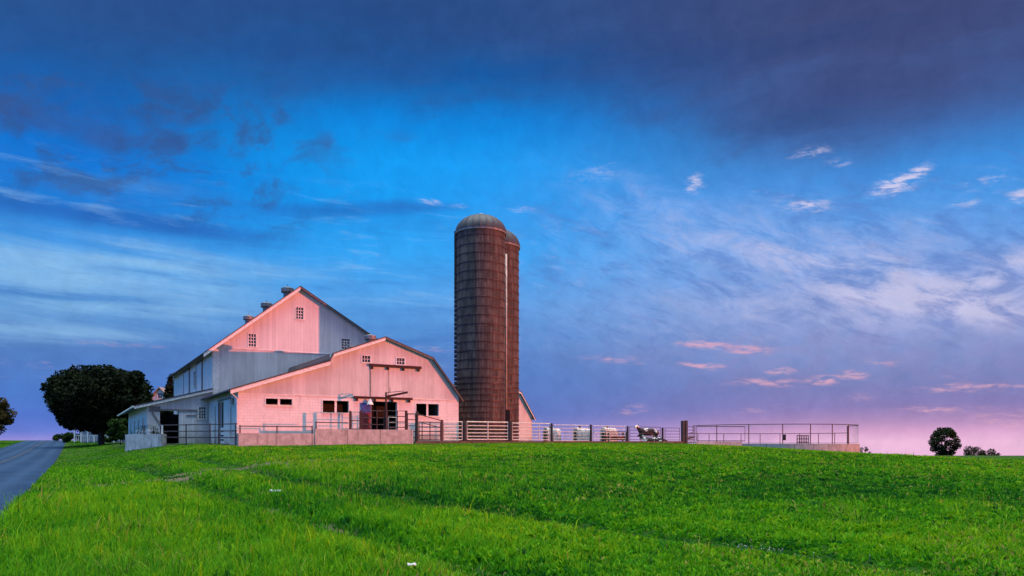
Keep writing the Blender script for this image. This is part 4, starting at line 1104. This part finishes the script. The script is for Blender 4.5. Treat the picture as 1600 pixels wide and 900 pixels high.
for a in np.linspace(.06, angs[0] - .02, 13)[1:-1]:
    MB().tube([((TR - .12) * math.cos(a), (TR - .12) * math.sin(a), -.02), ((TR - .12) * math.cos(a), (TR - .12) * math.sin(a), 1.2)], .04, 8).build('rail_post', M['pipe'], rl_)
# chain link of the near fence
lk = MB(); nn = 150
aa = np.linspace(angs[0], angs[-1], nn)
def rimp(i, z): a = aa[i]; return ((TR - .12) * math.cos(a), (TR - .12) * math.sin(a), z)
for i in range(0, nn - 12, 2):
    lk.tube([rimp(i, .12), rimp(i + 6, 1.02), rimp(i + 12, 1.92)], .0035, 3, False); lk.tube([rimp(i + 12, .12), rimp(i + 6, 1.02), rimp(i, 1.92)], .0035, 3, False)
lk.build('chain_link', M['galv_dull'], rl_)
def atd(px, d): return ((px - 800) / FPX * d, d)
def zd(py, d): return EYE + (HOR - py) * d / FPX
pipe_gate('farm_gate', atd(1088, 70), atd(1164.5, 71.2), zd(689.5, 70.5), zd(666.3, 70.5), 1, 'large open pipe frame gate left of the tank, over a low plank sill', 'pipe', (), .03, 'gate', 'pipe gates along the barnyard')
ps = MB().box(-.05, 4.85, -.1, .1, -.3, .27).build('plank_sill', M['concrete']); ps.location = (*atd(1088, 69.9), zd(694.5, 70)); ps.rotation_euler = (0, 0, math.atan2(1.2, 4.8))
tag(ps, 'low stained sill beam under the open frame gate by the tank', 'beam')
pipe_gate('farm_gate', atd(1072.5, 67.8), atd(1086, 69.5), zd(692, 69), zd(667, 69), 5, 'short five-rail gate between the doubled grey post and the tank fence', 'pipe', (), .028, 'gate', 'pipe gates along the barnyard')
br = MB().beam((*atd(1066, 67.0), zd(687, 67)), (*atd(1084, 69.0), zd(683, 69)), .1, .14).build('slanted_timber', M['post'])
tag(br, 'dark slanted timber at the foot of the doubled grey post', 'timber')
pipe_gate('farm_gate', atd(1245, 80), atd(1264, 80.6), zd(696, 80), zd(680.5, 80), 3, 'small dark barred rack standing in the tank behind its fence', 'pipe', (.2, .35, .5, .65, .8), .045, 'gate', 'pipe gates along the barnyard')
pb = MB().box(-.12, .12, -.09, .09, -.28, .28).build('control_box', M['steel']); pb.location = (*atd(1225.6, 69.75), zd(683.5, 70)); tag(pb, 'small dark box fixed on the middle post of the tank fence', 'box')

# ---- trees -----------------------------------------------------------------------------
def foliage(lobes, n, size, rs, lo=0.0, hi=1.0, squash=.8):
    """leaf faces scattered through the outer volume of many lobes; lobes: (x, y, z, r)"""
    lob = np.array(lobes); wts = lob[:, 3] ** 2; wts /= wts.sum()
    k = rs.choice(len(lob), n, p=wts); c = lob[k]
    d = rs.normal(size=(n, 3)); d /= np.linalg.norm(d, axis=1)[:, None]
    rad = c[:, 3] * (0.45 + 0.62 * rs.random(n) ** .55)
    pos = c[:, :3] + d * rad[:, None] * np.array([1, 1, squash])
    nrm = d * .6 + rs.normal(size=(n, 3)) * .7 + np.array([0, 0, .35]); nrm /= np.linalg.norm(nrm, axis=1)[:, None]
    t = np.cross(nrm, rs.normal(size=(n, 3))); t /= np.linalg.norm(t, axis=1)[:, None]; b_ = np.cross(nrm, t)
    sz = size * (.55 + .9 * rs.random(n))[:, None]
    v = np.stack([pos - t * sz, pos - b_ * sz * .5 + nrm * sz * .12, pos + t * sz, pos + b_ * sz * .5 - nrm * sz * .1], 1).reshape(-1, 3)
    f = np.arange(4 * n)
    lobt = rs.random(len(lob))[k]
    tint = np.clip(lo + (hi - lo) * (.5 * lobt + .5 * rs.random(n)), 0, 1); tt = np.repeat(tint, 4)
    return v, f, np.full(n, 4), np.stack([tt, tt, tt, np.ones_like(tt)], -1)
def crown_lobes(rs, c, r, n, lr, flat=0.0):
    out = []
    while len(out) < n:
        p = rs.uniform(-1, 1, 3); m_ = np.linalg.norm(p)
        if m_ > 1 or m_ < .35: continue
        if p[2] < -.55 + flat: continue
        out.append((c[0] + p[0] * r[0], c[1] + p[1] * r[1], c[2] + p[2] * r[2], lr * rs.uniform(.65, 1.25)))
    return out
def tree(name, loc, label, H, cw, cz, crz, tr, nl, lr, nleaf, size, m, seed, squash=.8, group=None, lobes=None, cat='tree'):
    rs = np.random.default_rng(seed)
    t = empty(name, loc, 0, label, cat, group)
    lb = lobes or crown_lobes(rs, (0, 0, cz), (cw / 2 - lr * .7, cw / 2 - lr * .7, crz - lr * .6), nl, lr)
    v, f, lt, tint = foliage(lb, nleaf, size, rs, squash=squash)
    np_mesh('crown', v, f, lt, M[m], t, tint)
    b = MB()
    if tr:
        b.tube([(0, 0, -.4), (.03, 0, .25), (0, .05, cz * .45), (.1, 0, cz * .8), (.05, .05, cz + crz * .4)], [tr * 1.5, tr * 1.05, tr * .9, tr * .65, tr * .2], 12)
        for i, l in enumerate(lb):
            if i % 2 == 0:
                z0 = cz * rs.uniform(.38, .8); p1 = np.array(l[:3])
                mp = (p1 * .5 + np.array([0, 0, z0 * .5])) + np.array([0, 0, .25])
                b.tube([(0, 0, z0), tuple(mp), tuple(p1)], [tr * .42, tr * .25, tr * .06], 6)
        b.build('trunk', M['bark'], t, smooth=True)
    return t
def on_ground(px, d): x = (px - 800) / FPX * d; return (x, d, gz1(x, d))
p_ = on_ground(158, 95)
zc = EYE + (HOR - 622) * 95 / FPX - p_[2]
rs_ = np.random.default_rng(3)
lb = []
for k in range(70):
    zz = 1 - 2 * (k + .5) / 70; th = k * 2.39996; rr_ = math.sqrt(1 - zz * zz)
    if zz < -.15: rr_ = max(rr_, .78)
    sq = 1.0 if zz > -.55 else .80
    lb.append((rr_ * math.cos(th) * 5.25 * sq * rs_.uniform(.84, 1.12), rr_ * math.sin(th) * 5.7 * sq, zc - .2 + zz * 3.5 * rs_.uniform(.85, 1.14), 1.35 * rs_.uniform(.6, 1.4)))
for k in range(26):
    a = rs_.uniform(0, 6.28); e = rs_.uniform(-.35, 1.0)
    lb.append((math.cos(a) * math.cos(e) * 6.3, math.sin(a) * math.cos(e) * 6.0, zc - .2 + math.sin(e) * 4.4, rs_.uniform(.45, .85)))
for k in range(22): lb.append((*rs_.uniform(-3.2, 3.2, 2), zc + rs_.uniform(-2, 2), 1.9))
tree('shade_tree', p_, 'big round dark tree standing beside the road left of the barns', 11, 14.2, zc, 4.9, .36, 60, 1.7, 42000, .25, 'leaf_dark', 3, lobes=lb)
p_ = on_ground(-14, 112)
lb2 = crown_lobes(np.random.default_rng(12), (0, 0, 4.0), (2.5, 2.5, 3.3), 34, .9, -.5)
tree('roadside_tree', p_, 'reddish brown tree cut by the left edge across the road', 8, 6.6, 3.9, 4.0, .22, 30, 1.1, 6500, .2, 'leaf_rust', 11, lobes=lb2)
p_ = on_ground(268, 104)
rs_ = np.random.default_rng(5)
lb = []
for k in range(16):
    zz = 3.0 + 6.6 * k / 15; rr_ = 1.9 * (1 - k / 16) + .15
    for j in range(5): a = rs_.uniform(0, 6.28); lb.append((rr_ * .6 * math.cos(a), rr_ * .6 * math.sin(a), zz, rr_ * .5 + .12))
tree('spruce_tree', p_, 'narrow dark evergreen poking up between the far house and the tall barn', 12, 4, 6, 5, .18, 0, 1, 5000, .2, 'leaf_dark', 5, lobes=lb)
p_ = on_ground(188, 84)
tree('shrub', p_, 'green bush against the rear left end of the lean-to shed', 3, 3.0, 1.7, 1.6, .06, 14, .6, 3500, .13, 'leaf_mid', 8, cat='bush')
for px, d, w, h, sd_, lab in ((117, 118, 4.5, 1.8, 21, 'low green bushes by the roadside where the road tops the rise'), (100, 128, 4.0, 1.3, 22, 'small dark bush right beside the road crest'), (172, 104, 3.0, 1.1, 23, 'low bush at the foot of the white far house')):
    tree('shrub', on_ground(px, d), lab, h, w, h * .5, h * .55, .04, 12, h * .34, 2200, .13, 'leaf_mid', sd_, cat='bush', group='roadside bushes')
def shell_lobes(rs, cz, rx, rz, n, lr, low=.85):
    out = []
    for k in range(n):
        zz = 1 - 2 * (k + .5) / n; th = k * 2.39996; rr = math.sqrt(1 - zz * zz) * (1 if zz > 0 else 1 - (1 - low) * -zz)
        if zz < 0: rr = max(rr, .62 * low)
        out.append((rr * math.cos(th) * rx * rs.uniform(.72, 1.22), rr * math.sin(th) * rx, cz + zz * rz * rs.uniform(.82, 1.12), lr * rs.uniform(.6, 1.35)))
    return out
def far_tree(px, d, ybase, ytop, wpx, lab, seed, name='field_tree', nl=30, nleaf=7000, lr=.15, cat='tree', tr=True, lobes=None):
    x = (px - 800) / FPX * d; zb = EYE + (HOR - ybase) * d / FPX; H = (ybase - ytop) * d / FPX; w = wpx * d / FPX
    zg = gz1(x, d); z0 = zg if zg < zb else zb
    Ht = EYE + (HOR - ytop) * d / FPX - z0
    cz = Ht - H * .52
    if lobes is None: lobes = shell_lobes(np.random.default_rng(seed), cz, w * .40, H * .44, nl, w * lr)
    return tree(name, (x, d, z0), lab, Ht, w, cz, H * .54, w * .035 if tr else 0, nl, w * lr, nleaf, w * .026, 'leaf_field', seed, cat=cat, lobes=lobes)
far_tree(1476, 190, 716, 664.5, 43, 'round leafy tree standing alone on the right skyline', 31, nl=30, nleaf=11000, lr=.135)
far_tree(1521, 185, 716, 699.5, 30, 'low rounded bush just right of the lone skyline tree', 32, 'field_bush', 16, 3500, .17, 'bush')
far_tree(1545, 195, 716, 704.5, 30, 'flat low bush at the far right end of the skyline bushes', 33, 'field_bush', 14, 3000, .15, 'bush')
far_tree(1351, 150, 713, 698, 16, 'small dark bush peeping out right of the tank', 34, 'field_bush', 10, 2200, .17, 'bush')

# ---- white house behind the big tree -----------------------------------------------------
hx, hd = (126 - 800) / FPX * 116, 116.0
hz_ = gz1(hx + 6, hd)
ho = empty('farmhouse', (hx, hd, hz_), R(3), 'white house with a porch and steep gable hidden behind the big dark tree', 'house')
ztop = EYE + (HOR - 606) * hd / FPX - hz_
gx0 = (228 - 126) / FPX * hd; gx1 = (266 - 126) / FPX * hd; gxm = (gx0 + gx1) / 2
wall('wall', [(gx0 - 3, 0), (gx1, 0), (gx1, ztop - 2.0), (gx0 - 3, ztop - 2.0)], [], FU(0), .2, M['siding'], ho)
wall('gable', [(gx0 + .2, ztop - 1.98), (gx1 - .1, ztop - 1.98), (gxm, ztop)], [rect(gxm - .35, gxm + .35, ztop - 1.6, ztop - .8)], FU(-.0), .2, M['siding'], ho)
window(FU(0), (gxm - .35, gxm + .35, ztop - 1.6, ztop - .8), 2, 2, ho)
roof([(gx0 - .3, ztop - 2.35), (gxm, ztop + .03), (gx1 + .3, ztop - 2.35)], -.4, 8, .15, M['grey_trim'], ho)
MB().box(gx0 - 3.2, gx0 - .32, -.3, 8, ztop - 1.99, ztop - 1.8).build('side_roof', M['grey_trim'], ho)
MB().box(0, gx0 - 3, .5, 7, 0, 3.2).build('porch_room', M['siding'], ho)
MB().box(-.3, gx0 - 3.02, -2.2, 7.2, 3.21, 3.4).build('porch_roof', M['grey_trim'], ho)
for k in range(8):
    x = .1 + k * (gx0 - 3.4) / 7; MB().box(x - .09, x + .09, -2.0, -1.82, 0, 3.2).build('porch_column', M['trim'], ho)
b = MB()
for x in np.arange(.1, gx0 - 3.3, .28): b.box(x - .035, x + .035, -1.95, -1.9, .2, 1.05)
b.box(0, gx0 - 3.2, -1.97, -1.88, 1.05, 1.14)
b.build('porch_railing', M['trim'], ho)
MB().box(gx1 - 1.6, gx1 - 1.0, 3, 3.7, ztop - 1.6, ztop + .5).build('chimney', M['concrete'], ho)

# weeds and junk on the low blue wall
def weeds(name, loc, w, h, n, label, seed, m='leaf_mid', rz=0.0, depth=.5):
    rs = np.random.default_rng(seed); t = empty(name, loc, rz, label, 'plant')
    b = MB(); lv = []
    for k in range(n):
        x = rs.uniform(-w / 2, w / 2); y = rs.uniform(-depth, depth) * .5; hh = h * rs.uniform(.5, 1); tx = rs.normal() * .25; ty = rs.normal() * .1
        b.tube([(x, y, 0), (x + tx * .4, y + ty * .4, hh * .55), (x + tx, y + ty, hh)], [.014, .010, .004], 4, False)
        for s in np.linspace(.3, 1, 6): lv.append((x + tx * s, y + ty * s, hh * s, .12))
    b.build('stems', M['bark'], t)
    v, f, lt, tint = foliage(lv, n * 26, .055, rs)
    np_mesh('leaves', v, f, lt, M[m], t, tint)
    return t
ang_w = math.atan2(PA[1] - B0[1], PA[0] - B0[0])
weeds('weed_clump', (-28.4, 56.4, 1.1), 3.0, 1.75, 26, 'tangle of thin weeds behind the low blue shaded wall', 41, rz=ang_w)
lr_ = empty('scrap_rack', (-28.2, 56.2, 1.0), ang_w, 'tangle of pale scrap rails behind the low blue shaded wall', 'scrap')
b = MB(); rs_ = np.random.default_rng(9)
for k in range(9):
    x = rs_.uniform(-1.5, 1.3); b.tube([(x, rs_.uniform(-.1, .1), .7), (x + rs_.uniform(-.5, .5), rs_.uniform(-.1, .1), 1.35 + rs_.uniform(0, .45))], .022, 6)
b.build('bars', M['pipe'], lr_)
b = MB()
for k in range(3): b.beam((-1.6, .15, 1.12 + .14 * k), (1.4, .15, 1.10 + .14 * k), .03, .07)
b.build('boards', M['trim'], lr_)

# ---- grass ---------------------------------------------------------------------------------
def grass():
    rs = np.random.default_rng(17)
    T = 82000; B = 7                                     # tufts, blades in a tuft
    dt = 6.8 * (64 / 6.8) ** rs.random(T)
    xt = (rs.random(T) * 2 - 1) * dt * .82; yt = dt
    spread = .035 * (dt / 9) ** .95
    tuft_t = np.repeat(rs.normal(size=T), B); tuft_h = np.repeat(rs.random(T), B)
    x = np.repeat(xt, B) + rs.normal(size=T * B) * np.repeat(spread, B); y = np.repeat(yt, B) + rs.normal(size=T * B) * np.repeat(spread, B)
    T2 = 9000
    d2 = 58 + 82 * rs.random(T2); x2 = -d2 * (.40 + .42 * rs.random(T2)); s2 = .035 * (d2 / 9) ** .95
    x = np.concatenate([x, np.repeat(x2, B) + rs.normal(size=T2 * B) * np.repeat(s2, B)]); y = np.concatenate([y, np.repeat(d2, B) + rs.normal(size=T2 * B) * np.repeat(s2, B)])
    tuft_t = np.concatenate([tuft_t, np.repeat(rs.normal(size=T2), B)]); tuft_h = np.concatenate([tuft_h, np.repeat(rs.random(T2), B)])
    d = np.concatenate([np.repeat(dt, B), np.repeat(d2, B)]); N = (T + T2) * B; T = T + T2
    tuft_b = np.repeat(rs.random(T), B)
    # keep off the road, out of the buildings and the yards
    q = roadq(x, y)
    lu = (x - OX) * CU + (y - OY) * SU; lv_ = -(x - OX) * SU + (y - OY) * CU
    keep = (q > .05) | ((q < -ROADW - .05))
    keep &= ~((lv_ > VW - .10) & (lu > -.6) & (lu < 50))
    s2_ = (x + 26.1) * .651 - (y - 54.4) * -.759   # behind the pipe fence
    keep &= ~((x > -26.3) & (x < -17) & ((y - 54.4) > -(x + 26.1) * .845 - .1))
    keep &= ~((x < -26) & (x > -31) & (y > 54.4 + (-26.1 - x) * .56 + .1))
    keep &= np.hypot(x - TX, y - TY) > TR
    keep &= ~((lv_ > FD - .3) & (lu > -6) & (lu < 20))
    keep &= rs.random(N) > bare(x, y) * .92
    x = x[keep]; y = y[keep]; d = d[keep]; n = len(x); q = q[keep]; tuft_t = tuft_t[keep]; tuft_h = tuft_h[keep]; tuft_b = tuft_b[keep]
    patch = vnoise(x, y, 2.4, 1) * .55 + vnoise(x, y, .7, 2) * .45
    big = vnoise(x, y, 8.0, 4)
    rut = np.exp(-(rutdist(x, y) / .62) ** 2) * (1 - ss(34, 42, y))
    leftish = ss(2.0, -5.0, x - .05 * y)
    h = (.075 + .115 * patch ** 1.3) * (1 + .85 * leftish * (1 - ss(14, 30, y)))
    h *= (1 - .60 * rut) * (1 - .62 * ss(36, 52, y)) * (.45 + .55 * rs.random(n) + .75 * tuft_h ** 2.2)
    tall = rs.random(n) > .985
    h = np.where(tall & (rut < .3), h * 1.7, h)
    w = .0066 * (d / 9) ** .92 * (.7 + .6 * rs.random(n))
    broad = (tuft_b < (.55 * (1 - leftish) + .10)) & ~tall       # clover-like wide short leaves
    w = np.where(broad, w * 2.7, w); h = np.where(broad, h * .75, h)
    a = rs.random(n) * 2 * math.pi
    tx, ty = np.cos(a), np.sin(a); nx_, ny_ = -ty, tx
    lean = h * (.15 + .75 * rs.random(n) ** 1.6)
    z = gz(x, y) - .01
    k1, k2 = .55, 1.0
    P = np.zeros((n, 5, 3))
    P[:, 0] = np.stack([x - tx * w, y - ty * w, z], -1); P[:, 1] = np.stack([x + tx * w, y + ty * w, z], -1)
    mx_, my_, mz = x + nx_ * lean * .3, y + ny_ * lean * .3, z + h * .62
    mw = np.where(broad, 1.15, .8)
    P[:, 2] = np.stack([mx_ + tx * w * mw, my_ + ty * w * mw, mz], -1); P[:, 3] = np.stack([mx_ - tx * w * mw, my_ - ty * w * mw, mz], -1)
    P[:, 4] = np.stack([x + nx_ * lean, y + ny_ * lean, z + h * np.sqrt(np.maximum(.2, 1 - (lean / (h + 1e-6)) ** 2 * .5))], -1)
    f = (np.arange(n)[:, None] * 5 + np.array([0, 1, 2, 3, 3, 2, 4])[None, :]).ravel()
    lt = np.tile([4, 3], n)
    t = .22 + .40 * patch + .42 * (big - .5) + .26 * (rs.random(n) - .5) + .18 * tuft_t - .30 * rut * (.5 + vnoise(x, y, 1.9, 14)) + .04 + .07 * ss(16, 30, y) * (1 - ss(45, 56, y))
    t = np.clip(t, .02, .86)
    dry = rs.random(n) < .012 + .03 * ss(14, 24, y) + .13 * ss(.58, .8, vnoise(x, y, 1.7, 12))
    t = np.where(dry, .90 + .1 * rs.random(n), t)
    tt = np.repeat(t, 5)
    o = np_mesh('grass', P.reshape(-1, 3), f, lt, M['blade'], tint=np.stack([tt, tt, tt, np.ones_like(tt)], -1))
    return tag(o, 'green grass and clover covering the field', 'grass', kind='stuff')
grass()
# white clover heads in the right foreground
rs_ = np.random.default_rng(77)
b = MB()
for k in range(30):
    px = rs_.normal(1205, 42); py = rs_.normal(862, 5) + (px - 1200) * .10
    d = EYE * FPX / (py - HOR) * 1.0
    x = (px - 800) / FPX * d; z = gz1(x, d) + .06 + rs_.uniform(0, .04)
    b.lathe([(.001, z - .006), (.005, z - .004), (.0065, z), (.004, z + .004), (.001, z + .007)], 6, (x, d))
    b.tube([(x, d, z - .09), (x, d, z - .005)], .0008, 3, False)
tag(b.build('clover_flowers', M['hutch']), 'small white clover heads in the grass at the lower right', 'flowers', kind='stuff')
# litter
def scrap(px, py, w, seed, label):
    rs = np.random.default_rng(seed); d = 15.0
    for _ in range(20):
        x = (px - 800) / FPX * d; d = max(6, (EYE - gz1(x, d) - .1) * FPX / (py - HOR))
    x = (px - 800) / FPX * d
    nx = 8; X, Y = np.meshgrid(np.linspace(-w / 2, w / 2, nx), np.linspace(-w * .3, w * .3, 5)); Z = rs.uniform(0, w * .22, X.shape)
    v = [(a + rs.normal() * w * .03, b_ + rs.normal() * w * .03, c) for a, b_, c in zip(X.ravel(), Y.ravel(), Z.ravel())]
    f = [(j * nx + i, j * nx + i + 1, (j + 1) * nx + i + 1, (j + 1) * nx + i) for j in range(4) for i in range(nx - 1)]
    o = MB().add(v, f).build('paper_scrap', M['paper']); o.location = (x, d, gz1(x, d) + .15); o.rotation_euler = (.15, 0, .3)
    s_ = o.modifiers.new('thickness', 'SOLIDIFY'); s_.thickness = .004
    return tag(o, label, 'litter', 'litter in the grass')
scrap(430, 771.5, .26, 1, 'larger white scrap of litter lying in the grass on the left')
scrap(643, 890, .09, 2, 'small white scrap of litter in the rut at the bottom edge')
print('objects', len(bpy.data.objects))
